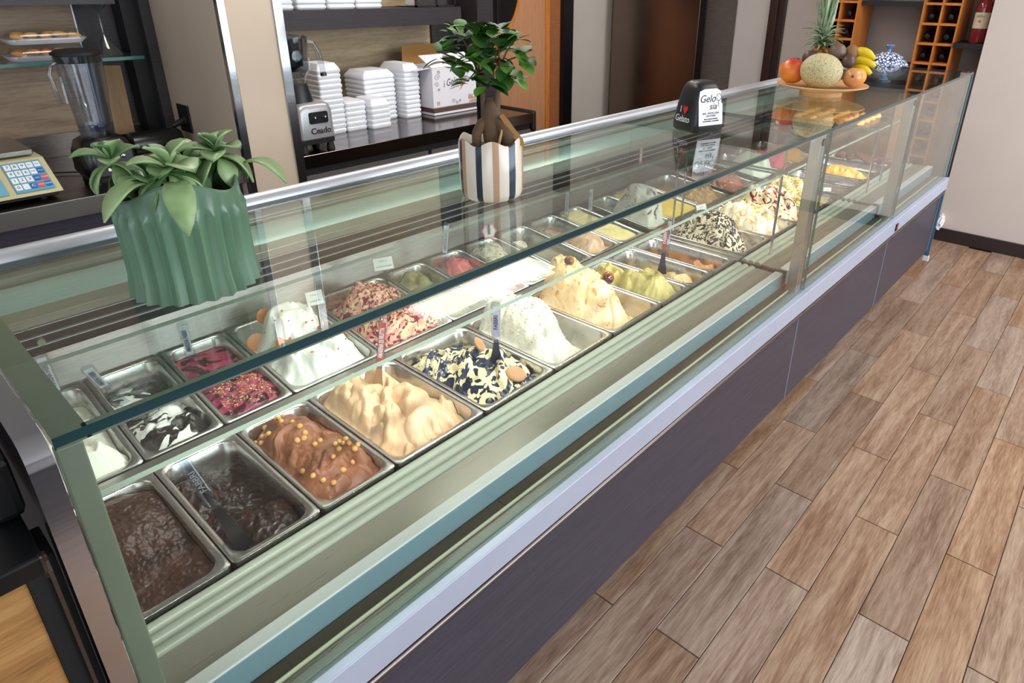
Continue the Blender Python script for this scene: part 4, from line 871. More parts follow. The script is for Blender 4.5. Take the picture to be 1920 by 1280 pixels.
# --- striped pot with ficus
e_ = Vector((.655, -.755, 0)); dv = Vector((.755, .655, 0))
t = thing('striped_plant_pot', 'cream ceramic pot with navy and tan stripes holding a ficus, on the glass top', 'plant pot', (.905, .952, GT))
NS = 96; mb = MB(); zf = lambda a, z: (0.0055*math.cos(6*(a+2.3)) if z > .1 else 0)
prof = [(.0001, .0), (.054, 0), (.060, .004), (.0635, .014), (.0645, .05), (.064, .115), (.062, .1175), (.059, .115), (.058, .085), (.0001, .084)]
mb.lathe(prof, NS, zf=zf)
base_a = math.radians(-133.6)
def stripe(k):
    a = math.degrees(2*PI*(k+.5)/NS-base_a); a = (a+360) % 360
    for c_, mi in ((8, 1), (40, 2), (77, 1), (108, 2), (139, 1), (170, 2), (201, 1), (232, 2), (262, 1), (293, 2), (305, 1), (338, 2)):
        if abs((a-c_+180) % 360-180) < 6.2: return mi
    return 0
mb.m = [stripe(i % NS) if 1 <= i//NS <= 5 else 0 for i in range(NS*(len(prof)-1))]+[0]*(len(mb.f)-NS*(len(prof)-1))
part('pot', mb, [M['cream_glaze'], M['tan_glaze'], M['navy_glaze']], t, 60, world=False)
part('soil', MB().lathe([(.057, .086), (.056, .098), (.03, .102), (.0001, .104)], 24), M['soil'], t, world=False)
f = thing('ficus_bonsai', 'small ficus with swollen trunk, twin stems and glossy dark green leaves in the striped pot', 'plant', (.905, .952, GT+.098))
def E3(r, d, z): v = e_*r+dv*d; return (v.x, v.y, z)
tr = MB()
tr.tube([E3(-.028, -.005, -.01), E3(-.026, -.012, .03), E3(-.016, -.008, .048), E3(-.002, 0, .056)], [.009, .010, .011, .010], 10)
tr.tube([E3(.040, -.006, -.01), E3(.038, -.012, .028), E3(.024, -.010, .052), E3(.004, 0, .060)], [.016, .016, .014, .012], 10)
tr.tube([E3(.010, .002, -.01), E3(.006, 0, .02), E3(.004, 0, .05), E3(.003, 0, .072), E3(.002, 0, .086), E3(.002, 0, .096)], [.016, .020, .021, .017, .013, .005], 12)
tr.tube([E3(-.008, 0, .060), E3(-.012, 0, .085), E3(-.014, 0, .115), E3(-.020, .004, .150)], [.009, .0055, .0045, .003], 8)
tr.tube([E3(.012, 0, .075), E3(.016, 0, .10), E3(.017, 0, .13), E3(.026, -.004, .165)], [.009, .0055, .0045, .003], 8)
part('trunk', tr, M['bark'], f, 60, world=False)
lm = leafmat('ficus_leaf', (22, 66, 22), (104, 158, 60), .45); lme = leafmesh('leaf', .034, .024, .30, .16, 7, .9, lm)
rs = np.random.RandomState(11); br = MB()
tips = []
for (cx, cz, cnt) in ((-.088, .160, 7), (-.066, .140, 7), (-.052, .182, 8), (-.034, .150, 8), (-.034, .112, 8), (-.020, .200, 9), (0, .178, 9), (-.004, .145, 9), (-.002, .112, 7), (.018, .198, 8), (.022, .164, 9), (.036, .136, 8), (.044, .172, 8), (.056, .148, 7), (.034, .112, 5)):
    cz += .024; dd = rs.uniform(-.04, .035); src = E3(-.018, 0, .14) if cx < 0 else E3(.022, -.002, .15)
    c_ = E3(cx, dd, cz); br.tube([src, tuple((a+b)/2+o for a, b, o in zip(src, c_, (0, 0, .006))), c_], [.0024, .0018, .0012], 6)
    for q in range(int(cnt*1.55)):
        az = rs.uniform(0, 2*PI); el = rs.uniform(-.75, .6)
        d_ = Vector((math.cos(az)*math.cos(el), math.sin(az)*math.cos(el), math.sin(el)))
        p_ = Vector(c_)+d_*rs.uniform(.0, .013)+Vector((0, 0, rs.uniform(-.012, .006)))
        putleaf(lme, f, p_, d_, (0, 0, 1), rs.uniform(.95, 1.35))
part('twigs', br, M['bark'], f, 60, world=False)
solo('bamboo_stake', MB().tube([(0, 0, 0), E3(.012, .01, .052)], [.0028, .0022], 8), M['bamboo'], 'short upright wooden stick in the soil of the striped pot', 'stick', (.905+e_.x*.016-dv.x*.030, .952+e_.y*.016-dv.y*.030, GT+.098))
t2 = MB().box(-.003, .003, -.0008, .0008, 0, .062); t2.loft([[(-.0035, -.001, 0), (.0035, -.001, 0), (.0035, .001, 0), (-.0035, .001, 0)], [(-.0015, -.001, -.012), (.0015, -.001, -.012), (.0015, .001, -.012), (-.0015, .001, -.012)]])
ob = solo('paper_spike', MB().loft([[(-.004, -.001, .062), (.004, -.001, .062), (.004, .001, .062), (-.004, .001, .062)], [(-.007, -.001, .0), (.007, -.001, .0), (.007, .001, 0), (-.007, .001, 0)], [(-.0005, -.001, -.015), (.0005, -.001, -.015), (.0005, .001, -.015), (-.0005, .001, -.015)]]), M['card'], 'bent brown card strip leaning over the rim of the striped pot', 'card', (.905+e_.x*.060-dv.x*.022, .952+e_.y*.060-dv.y*.022, GT+.116), (0, 0, -.85))
ob.rotation_euler = (0, -.62, -.856)
# --- green ribbed pot with succulent
t = thing('green_ribbed_pot', 'sage green ceramic pot with vertical ribs holding a succulent, nearest the near end', 'plant pot', (.318, .955, GT))
NG = 180; nr = 24
def rib(a, z):
    if z < .118: k = min(1, max(0, (.125-z)/.008))
    else: k = min(1, max(0, (.124-z)/.006))
    ph = (a*nr/(2*PI)) % 1.0; tri = 1-abs(ph*2-1); return 1+(.105*(tri**1.1)-.035)*k
def wav(a, z): return .012*math.sin(3*a+1.1)*max(0, min(1, (z-.12)/.03))
prof = [(.0001, 0), (.070, 0), (.081, .001), (.0805, .006), (.077, .03), (.0765, .07), (.077, .10), (.0775, .114), (.0775, .122), (.0775, .128), (.077, .150), (.0745, .153), (.072, .150), (.071, .128), (.071, .120)]
part('pot', MB().lathe(prof, NG, rf=rib, zf=wav), M['greenglaze'], t, 28, world=False)
part('soil', MB().lathe([(.0001, .128), (.069, .124), (.0695, .117)], 24), M['soil'], t, world=False)
s = thing('succulent', 'grey-green succulent with broad spoon-shaped leaves spilling over the ribbed pot', 'plant', (.318, .955, GT+.125))
sm = leafmat('succulent_leaf', (62, 106, 54), (156, 182, 128), .36, 30)
sme = leafmesh('leaf', .056, .038, .45, .35, 8, 1.5, sm); sme2 = leafmesh('leaf', .058, .038, .80, .25, 8, 1.5, sm)
rs = np.random.RandomState(5); e2 = Vector((.95, -.31, 0)); d2 = Vector((.31, .95, 0))
def P2(r, d, z): v = e2*r+d2*d; return Vector((v.x, v.y, z))
stm = MB()
for (r_, d_, z_, cnt, sc0) in ((-.005, -.045, .045, 15, .95), (.058, .012, .048, 15, .85), (-.066, .0, .055, 13, .75), (.02, .02, .035, 12, .8), (-.03, -.02, .03, 10, .8)):
    c_ = P2(r_, d_, z_); stm.tube([P2(r_*.5, d_*.4, -.005), P2(r_*.8, d_*.8, z_*.6), c_], [.006, .005, .004], 8)
    for q in range(cnt):
        az = q*2.4+rs.uniform(-.2, .2); el = (-.45 if q < cnt*.4 else (.25 if q < cnt*.75 else .95))+rs.uniform(-.15, .15)
        dd = Vector((math.cos(az)*math.cos(el), math.sin(az)*math.cos(el), math.sin(el)))
        putleaf(sme2 if el < 0 else sme, s, c_+Vector((0, 0, -.004+.002*q*.5)), dd, (0, 0, 1), sc0*rs.uniform(.85, 1.15)*(1 if q < cnt*.75 else .8), thick=.003)
# long hanging leaf over the front of the pot
putleaf(leafmesh('leaf', .072, .036, 1.15, .25, 9, 1.3, sm), s, P2(.0, -.072, .038), P2(.006, -1, .12), (0, 0, 1), 1.0, thick=.0025)
putleaf(leafmesh('leaf', .065, .036, .8, .25, 9, 1.3, sm), s, P2(-.03, -.05, .036), P2(-1, -.5, -.05), (0, 0, 1), 1.05, thick=.0025)
putleaf(sme2, s, P2(.09, .01, .036), P2(1, -.35, -.1), (0, 0, 1), 1.05, thick=.0025)
part('stems', stm, sm, s, 60, world=False)
# --- napkin dispenser
t = thing('napkin_dispenser', 'black tapered napkin dispenser with a printed white card, on the glass top', 'dispenser', (1.795, .985, GT), (0, 0, math.radians(-20)))
mb = MB(); lp = []
for (z, w_, d_, r_) in ((0, .108, .102, .02), (.006, .119, .113, .022), (.03, .118, .112, .022), (.10, .098, .092, .022), (.125, .088, .080, .022), (.137, .076, .066, .022), (.142, .06, .045, .018)): lp.append(rrect(w_, d_, r_, z, 0, 0, 5))
mb.loft(lp); part('body', mb, simple('napkin_black', (28, 28, 31), .38, bump=.12, bscale=400), t, 50, world=False)
part('top_slot', MB().box(-.03, .03, -.006, .006, .138, .1425), M['rubber'], t, world=False)
th = math.atan(.0098/.07)*1.0
cp = part('card', MB().loft([[(x*.0445, -.0005, z) for x, z in ((-1, 0), (1, 0), (1, .058), (.9, .062), (.86, .095), (.5, .103), (-.5, .103), (-.9, .097), (-1, .07))], [(x*.0445, .0008, z) for x, z in ((-1, 0), (1, 0), (1, .058), (.9, .062), (.86, .095), (.5, .103), (-.5, .103), (-.9, .097), (-1, .07))]]), M['paper'], t, 0, world=False)
cp.location = (0, -.0570, .022); cp.rotation_euler = (-th, 0, 0)
for s_, sz, x, z, mt_, sh in (('Gelo', .030, -.012, .075, M['ink'], .25), ('sia', .027, .008, .053, M['ink'], .25), ('BAR - PASTICCERIA', .0074, 0, .034, M['greyink'], 0), ('GELATERIA', .0074, 0, .0265, M['greyink'], 0), ('Santa Caterina di Nardò', .0052, 0, .018, M['ink'], 0), ('Tel. 327.7447681 - 334.1842006', .0046, 0, .0115, M['ink'], 0)):
    text('lettering', s_, sz, (x, -.0011, z), (PI/2, 0, 0), mt_, cp, shear=sh, bold=.0002 if sz < .01 else .0)
gl = MB()
for q in range(7):
    a0 = 2*PI*q/7; gl.tube([(.032+.0085*math.cos(a0), -.0012, .078+.0085*math.sin(a0)), (.028+.0105*math.cos(a0+.45), -.0012, .078+.0105*math.sin(a0+.45)), (.032+.0085*math.cos(a0+.9), -.0012, .078+.0085*math.sin(a0+.9))], .0006, 5)
gl.tube([(.028, -.0012, .069), (.030, -.0012, .060), (.027, -.0012, .053), (.034, -.0012, .051)], .0006, 5)
part('flower_emblem', gl, M['ink'], cp, world=False)
mt = Matrix.Rotation(-PI/2, 3, 'Z') @ Matrix.Rotation(PI/2-.14, 3, 'X')
for s_, sz, y, z, m_ in (('I', .026, .016, .062, M['paper']), ('Gelato', .027, .002, .036, M['paper'])):
    x = -.0648+z*.143
    text('lettering', s_, sz, (x+.0008, y, z), mt.to_euler(), m_, t, xs=.86)
hp = [(0, -.010), (.006, -.003), (.0095, .004), (.008, .009), (.004, .0095), (0, .0055), (-.004, .0095), (-.008, .009), (-.0095, .004), (-.006, -.003)]
hb = MB().loft([[(x*1.1, z*1.25, 0) for x, z in hp], [(x*1.1, z*1.25, .0007) for x, z in hp]])
ho = part('heart', hb, M['redink'], t, 0, world=False); ho.location = (-.0650+.062*.143, -.006, .062); ho.rotation_euler = mt.to_euler()
# --- fruit plate
PC = Vector((2.745, .972, GT)); vv = Vector((.9427, .3337, 0)); rv = Vector((.3337, -.9427, 0))
def FP(r, d, h): return tuple(PC+rv*r+vv*d+Vector((0, 0, h)))
solo('fruit_plate', MB().lathe([(.0001, 0), (.080, 0), (.080, .014), (.083, .018), (.12, .026), (.171, .040), (.172, .044), (.168, .045), (.12, .033), (.0001, .026)], 64), M['platewood'], 'pale turned wooden footed plate carrying the fruit, on the glass top', 'plate', tuple(PC))
m_mel, nt, b = newmat('netted_melon'); tc = nt.nodes.new('ShaderNodeTexCoord'); vo = nt.nodes.new('ShaderNodeTexVoronoi'); vo.feature = 'DISTANCE_TO_EDGE'; vo.inputs['Scale'].default_value = 150
nz = nt.nodes.new('ShaderNodeTexNoise'); nz.inputs['Scale'].default_value = 60; mxv = nt.nodes.new('ShaderNodeMix'); mxv.data_type = 'VECTOR'; mxv.inputs['Factor'].default_value = .03
nt.links.new(tc.outputs['Object'], nz.inputs['Vector']); nt.links.new(tc.outputs['Object'], mxv.inputs['A']); nt.links.new(nz.outputs['Color'], mxv.inputs['B']); nt.links.new(mxv.outputs['Result'], vo.inputs['Vector'])
rr = ramp(nt, [(.0, (214, 200, 160)), (.16, (176, 164, 118)), (.4, (128, 124, 76))]); nt.links.new(vo.outputs['Distance'], rr.inputs[0]); nt.links.new(rr.outputs[0], b.inputs['Base Color']); b.inputs['Roughness'].default_value = .6
bp = nt.nodes.new('ShaderNodeBump'); bp.inputs['Strength'].default_value = .5; bp.inputs['Distance'].default_value = .002; bp.invert = True; nt.links.new(vo.outputs['Distance'], bp.inputs['Height']); nt.links.new(bp.outputs[0], b.inputs['Normal'])
solo('melon', MB().ball((0, 0, 0), .079, 40, 24, sc_=(1, 1, .84)), m_mel, 'netted cantaloupe melon in front on the fruit plate', 'fruit', FP(-.01, -.055, .096), (.1, .15, 0))
m_man, nt, b = newmat('mango_blush'); tc = nt.nodes.new('ShaderNodeTexCoord'); n_ = nt.nodes.new('ShaderNodeTexNoise'); n_.inputs['Scale'].default_value = 9; sp_ = nt.nodes.new('ShaderNodeSeparateXYZ'); nt.links.new(tc.outputs['Object'], n_.inputs['Vector']); nt.links.new(tc.outputs['Object'], sp_.inputs[0])
ma = nt.nodes.new('ShaderNodeMath'); ma.operation = 'MULTIPLY_ADD'; ma.inputs[1].default_value = 7; nt.links.new(sp_.outputs[2], ma.inputs[0]); nt.links.new(n_.outputs['Fac'], ma.inputs[2])
rr = ramp(nt, [(.2, (236, 176, 40)), (.5, (230, 130, 50)), (.8, (190, 52, 40))]); nt.links.new(ma.outputs[0], rr.inputs[0]); nt.links.new(rr.outputs[0], b.inputs['Base Color']); b.inputs['Roughness'].default_value = .35
solo('mango', MB().ball((0, 0, 0), .052, 30, 20, sc_=(1, 1, .9)), m_man, 'red and yellow mango at the left edge of the fruit plate', 'fruit', FP(-.118, -.01, .087), (.2, -.2, 0))
pm_ = simple('passion_fruit_skin', (84, 60, 58), .45, var=.2, vscale=40)
solo('passion_fruit', MB().ball((0, 0, 0), .029, 24, 16), pm_, 'dark purple passion fruit behind the mango', 'fruit', FP(-.062, .03, .135))
solo('passion_fruit', MB().ball((0, 0, 0), .033, 24, 16, sc_=(1, 1, .95)), simple('passion_fruit_skin_pale', (112, 88, 80), .45, var=.15, vscale=40), 'largest dark passion fruit, on top behind the melon', 'fruit', FP(.036, .02, .165))
solo('passion_fruit', MB().ball((0, 0, 0), .026, 24, 16), pm_, 'small dark passion fruit squeezed between the melon and the bananas', 'fruit', FP(.082, -.005, .132))
kw = simple('kiwi_skin', (138, 98, 56), .6, bump=.2, bscale=400)
solo('kiwi', MB().ball((0, 0, 0), .028, 22, 14, sc_=(1, 1, 1.25)), kw, 'brown kiwi standing between the passion fruit and the bananas', 'fruit', FP(.088, .045, .155))
og = simple('loquat_skin', (206, 142, 84), .3, var=.15, vscale=30, coat=.2)
q_ = thing('pomegranate', 'small orange-brown round fruit with a dark blossom end at the plate front right', 'fruit', FP(.106, -.045, .078))
part('flesh', MB().ball((0, 0, 0), .036, 28, 18), og, q_, world=False)
part('blossom_end', MB().ball((-.0335, -.010, .008), .0055, 10, 6), simple('blossom_brown', (104, 60, 36), .6), q_, world=False)
solo('orange', MB().ball((0, 0, 0), .034, 26, 16), simple('orange_skin', (240, 160, 70), .4, bump=.15, bscale=500), 'pale orange half hidden behind the orange-brown fruit', 'fruit', FP(.124, .01, .076))
ban = simple('banana_skin', (228, 200, 32), .35, var=.12, vscale=25); bt = simple('banana_tip', (52, 38, 28), .7)
for j, (r0, d0, h0, r1, d1, h1, lb) in enumerate(((.09, .06, .150, .176, .02, .135, 'topmost banana on the fruit plate'), (.09, .055, .120, .182, .015, .108, 'middle banana on the fruit plate'), (.09, .05, .085, .172, .005, .082, 'lowest banana on the fruit plate'))):
    b_ = thing('banana', lb, 'fruit', FP((r0+r1)/2, (d0+d1)/2, (h0+h1)/2-.015), group='bananas on the fruit plate')
    o_ = Vector(FP((r0+r1)/2, (d0+d1)/2, (h0+h1)/2-.015)); pts_ = []
    for q in range(9):
        tt = q/8; pts_.append(Vector(FP(r0+(r1-r0)*tt, d0+(d1-d0)*tt, h0+(h1-h0)*tt+.016*math.sin(PI*tt)+.006))-o_)
    part('peel', MB().tube(pts_, [.010, .015, .0175, .018, .018, .0175, .016, .011, .006], 8), ban, b_, 60, world=False)
    part('tip', MB().tube([pts_[-1], pts_[-1]+Vector((.006*rv.x, .006*rv.y, -.002))], [.0062, .005], 8), bt, b_, world=False)
# pineapple
pn = thing('pineapple', 'whole pineapple with a grey-green crown standing behind the melon', 'fruit', FP(-.025, .075, .03))
m_pin, nt, b = newmat('pineapple_skin'); tc = nt.nodes.new('ShaderNodeTexCoord'); vo = nt.nodes.new('ShaderNodeTexVoronoi'); vo.inputs['Scale'].default_value = 62; nt.links.new(tc.outputs['Object'], vo.inputs['Vector'])
rr = ramp(nt, [(.1, (212, 150, 44)), (.45, (180, 116, 34)), (.7, (84, 62, 26))]); nt.links.new(vo.outputs['Distance'], rr.inputs[0]); nt.links.new(rr.outputs[0], b.inputs['Base Color']); b.inputs['Roughness'].default_value = .45
bp = nt.nodes.new('ShaderNodeBump'); bp.inputs['Distance'].default_value = .006; bp.invert = True; nt.links.new(vo.outputs['Distance'], bp.inputs['Height']); nt.links.new(bp.outputs[0], b.inputs['Normal'])
part('body', MB().lathe([(.0001, 0), (.035, .002), (.050, .03), (.053, .07), (.048, .11), (.034, .138), (.018, .148), (.0001, .15)], 30), m_pin, pn, world=False)
m_cr = leafmat('pineapple_leaf', (74, 104, 70), (168, 184, 150), .5, 40)
cl = leafmesh('leaf', .15, .030, .12, .5, 8, 9, m_cr); cs_ = leafmesh('leaf', .070, .024, .75, .45, 7, 9, m_cr)
rs = np.random.RandomState(2); NL = 84
for q in range(NL):
    lay = q/NL; az = q*2.3999; big = lay > .66
    el = .15+.85*(lay/.66) if not big else 1.0+.5*(lay-.66)/.34+rs.uniform(-.08, .08)
    d_ = Vector((math.cos(az)*math.cos(el), math.sin(az)*math.cos(el), math.sin(el)))
    putleaf(cl if big else cs_, pn, Vector((math.cos(az)*.012, math.sin(az)*.012, .143+.055*min(1, lay/.66))), d_, (0, 0, 1) if el < 1.3 else (math.cos(az+2), math.sin(az+2), .2), (.8+.4*rs.uniform(0, 1)) if big else rs.uniform(.8, 1.15), thick=.0012)

# ================================================================== back counters and what stands on them
c1 = thing('back_counter', 'stainless worktop counter with splashback under the blender and scale', 'counter', (-.1, 3.5, -H))
part('worktop', MB().box(-1.2, 1.317, 3.07, 3.918, -.872, -.80), M['darksteel'], c1, 0, .002)
part('front_lip', MB().box(-1.2, 1.317, 3.062, 3.07, -.872, -.799), M['steel'], c1, 0, .002)
part('splashback', MB().box(-1.2, 1.205, 3.905, 3.92, -.80, -.69), M['darksteel'], c1, 0, .001)
part('cupboard', MB().box(-1.2, 1.317, 3.11, 3.90, -H, -.872), M['laminate'], c1, 0)
c2 = thing('back_counter', 'dark steel worktop counter with grey drawers under the foam trays', 'counter', (2.4, 3.5, -H))
part('worktop', MB().box(1.612, 3.30, 3.05, 3.88, -.868, -.80), brushed('worktop_dark', (118, 110, 108), .13, (1, 40, 40), .3, .01), c2, 0, .002)
part('end_cap', MB().box(3.30, 3.335, 3.05, 3.88, -.93, -.788), M['black'], c2, 0, .012)
part('recess', MB().box(1.61, 3.30, 3.08, 3.88, -.905, -.868), M['rubber'], c2, 0)
for xa, xb in ((1.612, 2.41), (2.435, 3.29)): part('drawer', MB().box(xa, xb, 3.065, 3.88, -1.25, -.906), simple('drawer_grey', (96, 90, 90), .4), c2, 0, .002)
part('base', MB().box(1.61, 3.30, 3.12, 3.88, -H, -1.252), M['darksteel'], c2, 0)
sh = solo('wall_shelf', MB().box(1.612, 3.148, 3.56, 3.898, -.253, -.15), M['darkwood'], 'thick dark wood shelf above the foam trays', 'shelf', (0, 0, 0), smooth=0)
sh2 = solo('wall_shelf', MB().box(-1.2, 1.12, 3.60, 3.925, -.105, .0), M['darkwood'], 'thick dark wood shelf above the glass shelf with biscuits', 'shelf', (0, 0, 0), smooth=0)
sg = solo('glass_shelf', MB().box(-1.2, 1.19, 3.60, 3.918, -.346, -.331, 0, 1, 2), [M['glass'], simple('shelf_edge_green', (30, 92, 82), .15)], 'green-edged glass shelf carrying wrapped biscuit trays', 'shelf', (0, 0, 0), smooth=0)
# foam trays
ORD = ['first', 'second', 'third', 'fourth', 'fifth', 'sixth', 'seventh', 'eighth', 'ninth', 'tenth', 'eleventh', 'twelfth', 'thirteenth']
def tray_mesh(w_, d_, h_, lid):
    mb = MB()
    L = [rrect(w_*.94, d_*.94, .012, 0), rrect(w_, d_, .014, h_*.35), rrect(w_, d_, .014, h_*.75), rrect(w_*.95, d_*.95, .012, h_*.8), rrect(w_*.95, d_*.95, .012, h_)]
    if lid: L += [rrect(w_*.72, d_*.8, .012, h_*2.0)]
    mb.loft(L); return mesh('foam_tray', mb)
def tray_stack(x, y, z, w_, d_, n_, h_, label, group, yawr=0, lid=True):
    a = tray_mesh(w_, d_, h_, False); b_ = tray_mesh(w_, d_, h_, True)
    for me_ in (a, b_): me_.materials.append(M['foam']); me_.polygons.foreach_set('use_smooth', [True]*len(me_.polygons)); me_.set_sharp_from_angle(angle=.6)
    for q in range(n_):
        o = bpy.data.objects.new('foam_tray', b_ if (q == n_-1 and lid) else a); C.objects.link(o)
        o.location = (x+R_.uniform(-.002, .002), y+R_.uniform(-.002, .002), z+H+q*h_); o.rotation_euler = (0, 0, yawr)
        top = q == n_-1
        o['label'] = ('topmost foam tray of ' if top else ORD[q]+' foam tray from the bottom of ')+label; o['category'] = 'tray'; o['group'] = group
CT = -.80
tray_stack(2.03, 3.50, CT, .145, .20, 13, .0275, 'the tall stack behind the steel blender', 'foam trays behind the steel blender')
tray_stack(2.175, 3.50, CT, .135, .20, 6, .0275, 'the low stack beside the tall left one', 'foam trays in the low stack', lid=False)
tray_stack(2.315, 3.46, CT, .135, .20, 5, .028, 'the shortest stack on the worktop', 'foam trays in the shortest stack')
tray_stack(2.455, 3.66, CT, .23, .22, 10, .0275, 'the wide stack against the oak wall panel', 'foam trays in the wide stack')
tray_stack(2.655, 3.62, CT, .12, .26, 11, .0275, 'the stack touching the printed carton', 'foam trays beside the carton')
for j, (x, n_) in enumerate(((1.71, 5), (1.90, 5), (2.10, 5), (2.29, 5), (2.475, 4))):
    tray_stack(x, 3.72, -.149, .182, .22, n_, .026, ['the shelf stack at the partition', 'the second stack on the dark shelf', 'the middle stack on the dark shelf', 'the fourth stack on the dark shelf', 'the shelf stack beside the black bin'][j], 'foam trays on the shelf, stack '+'abcde'[j])
t = thing('storage_bin', 'black-framed clear storage bin on the right end of the dark shelf', 'bin', (2.97, 3.70, -.149))
part('frame', MB().box(2.80, 3.13, 3.59, 3.60, -.149, -.138).box(2.80, 2.815, 3.59, 3.60, -.149, .02).box(2.965, 2.98, 3.59, 3.60, -.149, .02).box(3.12, 3.13, 3.59, 3.60, -.149, .02).box(2.80, 3.13, 3.60, 3.80, -.149, -.145), M['black'], t, 0)
part('window', MB().box(2.815, 2.965, 3.592, 3.598, -.138, .02).box(2.98, 3.12, 3.592, 3.598, -.138, .02), M['smoke'], t, 0)
part('contents', MB().box(2.83, 2.95, 3.63, 3.74, -.144, -.06).box(3.0, 3.10, 3.63, 3.72, -.144, -.09), M['paper'], t, 0, .01)
# printed carton
t = thing('carton', 'white printed carton with open flaps on the dark worktop', 'box', (2.95, 3.55, CT))
w0, w1, y0, y1, zt = 2.762, 3.135, 3.425, 3.70, -.502
wh = simple('carton_white', (226, 222, 228), .6); inn_ = M['card']
part('front_side', MB().box(w0, w1, y0, y0+.004, CT, zt), wh, t, 0)
part('left_side', MB().box(w0, w0+.004, y0+.004, y1-.004, CT, zt), wh, t, 0)
part('right_side', MB().box(w1-.004, w1, y0+.004, y1-.004, CT, zt), wh, t, 0)
part('back_side', MB().box(w0, w1, y1-.004, y1, CT, zt), wh, t, 0)
part('bottom', MB().box(w0, w1, y0, y1, CT, CT+.003), wh, t, 0)
def quad(a, b_, c_, d_, th_=.003):
    A = [Vector(v) for v in (a, b_, c_, d_)]; nrm = (A[1]-A[0]).cross(A[3]-A[0]).normalized()*th_
    return MB().add([tuple(v) for v in A]+[tuple(v+nrm) for v in A], [(3, 2, 1, 0), (4, 5, 6, 7), (0, 1, 5, 4), (1, 2, 6, 5), (2, 3, 7, 6), (3, 0, 4, 7)])
part('back_flap', quad((w0-.02, y1, zt), (w1, y1, zt), (w1-.03, y1+.06, zt+.115), (w0+.03, y1+.06, zt+.115)), [inn_], t, 0)
part('front_flap', quad((w0, y0, zt), (w1, y0, zt), (w1-.02, y0+.09, zt+.072), (w0-.03, y0+.09, zt+.072)), wh, t, 0)
part('left_flap', quad((w0, y0+.01, zt), (w0, y1-.01, zt), (w0-.11, y1-.02, zt-.012), (w0-.11, y0+.03, zt-.012)), wh, t, 0)
bw = simple('print_brown', (84, 64, 56), .6)
zz = MB()
zz.box(w0, w1, y0-.0008, y0, CT+.018, CT+.046)
for q in range(38):
    xa = w0+(w1-w0)*q/38; xb = w0+(w1-w0)*(q+1)/38
    zz.add([(xa, y0-.0008, CT+.046), (xb, y0-.0008, CT+.046), ((xa+xb)/2, y0-.0008, CT+.055), (xa, y0, CT+.046), (xb, y0, CT+.046), ((xa+xb)/2, y0, CT+.055)], [(0, 1, 2), (3, 5, 4), (0, 2, 5, 3), (1, 4, 5, 2)])
zz.box(w0-.0008, w0, y0, y1, CT+.018, CT+.048)
part('brown_border', zz, bw, t, 0)
fo_ = (t.location.x, t.location.y, t.location.z)
def tx(s_, sz, x, z, m_, sh_=0, rot=0, xs=1): text('lettering', s_, sz, (x-fo_[0], y0-.0012-fo_[1], z+H-fo_[2]), (PI/2, -rot, 0), m_, t, shear=sh_, xs=xs)
tx('i Golosoni', .062, 2.95, -.592, M['ink'], .35, .16, .8)
tx('...per gli amanti del gusto', .014, 2.97, -.628, M['ink'], .2, .16)
tx('cialde', .03, 3.10, -.735, M['ink']); tx('bio', .034, 3.08, -.70, M['ink'], .3)
og_ = MB().box(3.06, 3.13, y0-.001, y0, -.722, -.712); part('orange_mark', og_, simple('print_orange', (226, 130, 60), .5), t, 0)
part('cone_print', MB().add([(2.985, y0-.001, -.66), (3.03, y0-.001, -.575), (3.045, y0-.001, -.60), (2.985, y0, -.66), (3.03, y0, -.575), (3.045, y0, -.60)], [(0, 1, 2), (5, 4, 3), (0, 3, 4, 1), (1, 4, 5, 2), (2, 5, 3, 0)]), simple('print_cone', (206, 120, 60), .5), t, 0)
sc_m = MB()
def scroll(cx, cz, s_, fl=1):
    pts_ = []
    for q in range(22):
        a = q*.42; r_ = s_*(1-q/26); pts_.append((cx+fl*r_*math.cos(a), y0-.001, cz+r_*math.sin(a)))
    sc_m.tube(pts_, .0011, 5)
for cx, cz, s_, fl in ((2.80, -.56, .022, 1), (2.815, -.53, .012, -1), (2.795, -.605, .018, -1), (2.81, -.64, .010, 1), (2.93, -.722, .016, 1), (2.96, -.735, .012, -1), (2.985, -.725, .010, 1)): scroll(cx, cz, s_, fl)
part('scrollwork', sc_m, bw, t, 60)
fl_ = MB(); 
for q, mi in ((0, 0), (1, 1), (2, 2)): fl_.box(2.793+q*.006, 2.799+q*.006, y0-.0012, y0, -.736, -.712, mi)
part('flag_mark', fl_, [simple('flag_green', (40, 130, 70), .5), M['paper'], M['redink']], t, 0)
for zz_ in (-.575, -.70): part('side_mark', MB().box(w0-.001, w0, 3.55, 3.575, zz_, zz_+.028), M['greyink'], t, 0)
# steel blender beside the partition
t = thing('steel_blender', 'blender with brushed steel base and clear jug beside the partition', 'blender', (1.745, 3.2, CT))
mb = MB(); mb.loft([rrect(.205, .20, .03, -.735, 1.745, 3.2, 6), rrect(.20, .20, .03, -.60, 1.745, 3.2, 6), rrect(.185, .19, .04, -.572, 1.745, 3.2, 6), rrect(.15, .15, .05, -.558, 1.745, 3.2, 6)])
part('base', mb, brushed('blender_steel', (168, 168, 172), .3, (1, 1, 40), metal=.45), t, 50)
part('foot_frame', MB().box(1.65, 1.84, 3.105, 3.295, -.765, -.735), M['black'], t, 0, .006)
for sx in (-1, 1):
    for sy in (-1, 1): part('foot', MB().lathe([(.022, -.80), (.016, -.765)], 14, (1.745+sx*.075, 3.2+sy*.075, 0)), M['rubber'], t)
cpn = part('control_plate', MB().loft([rrect(.105, .058, .01, 0, 0, 0, 4), rrect(.105, .058, .01, .003, 0, 0, 4)]), M['blackgloss'], t, 50, world=False)
cpn.location = (.012, -.1005, .8-.632); cpn.rotation_euler = (PI/2, 0, 0)
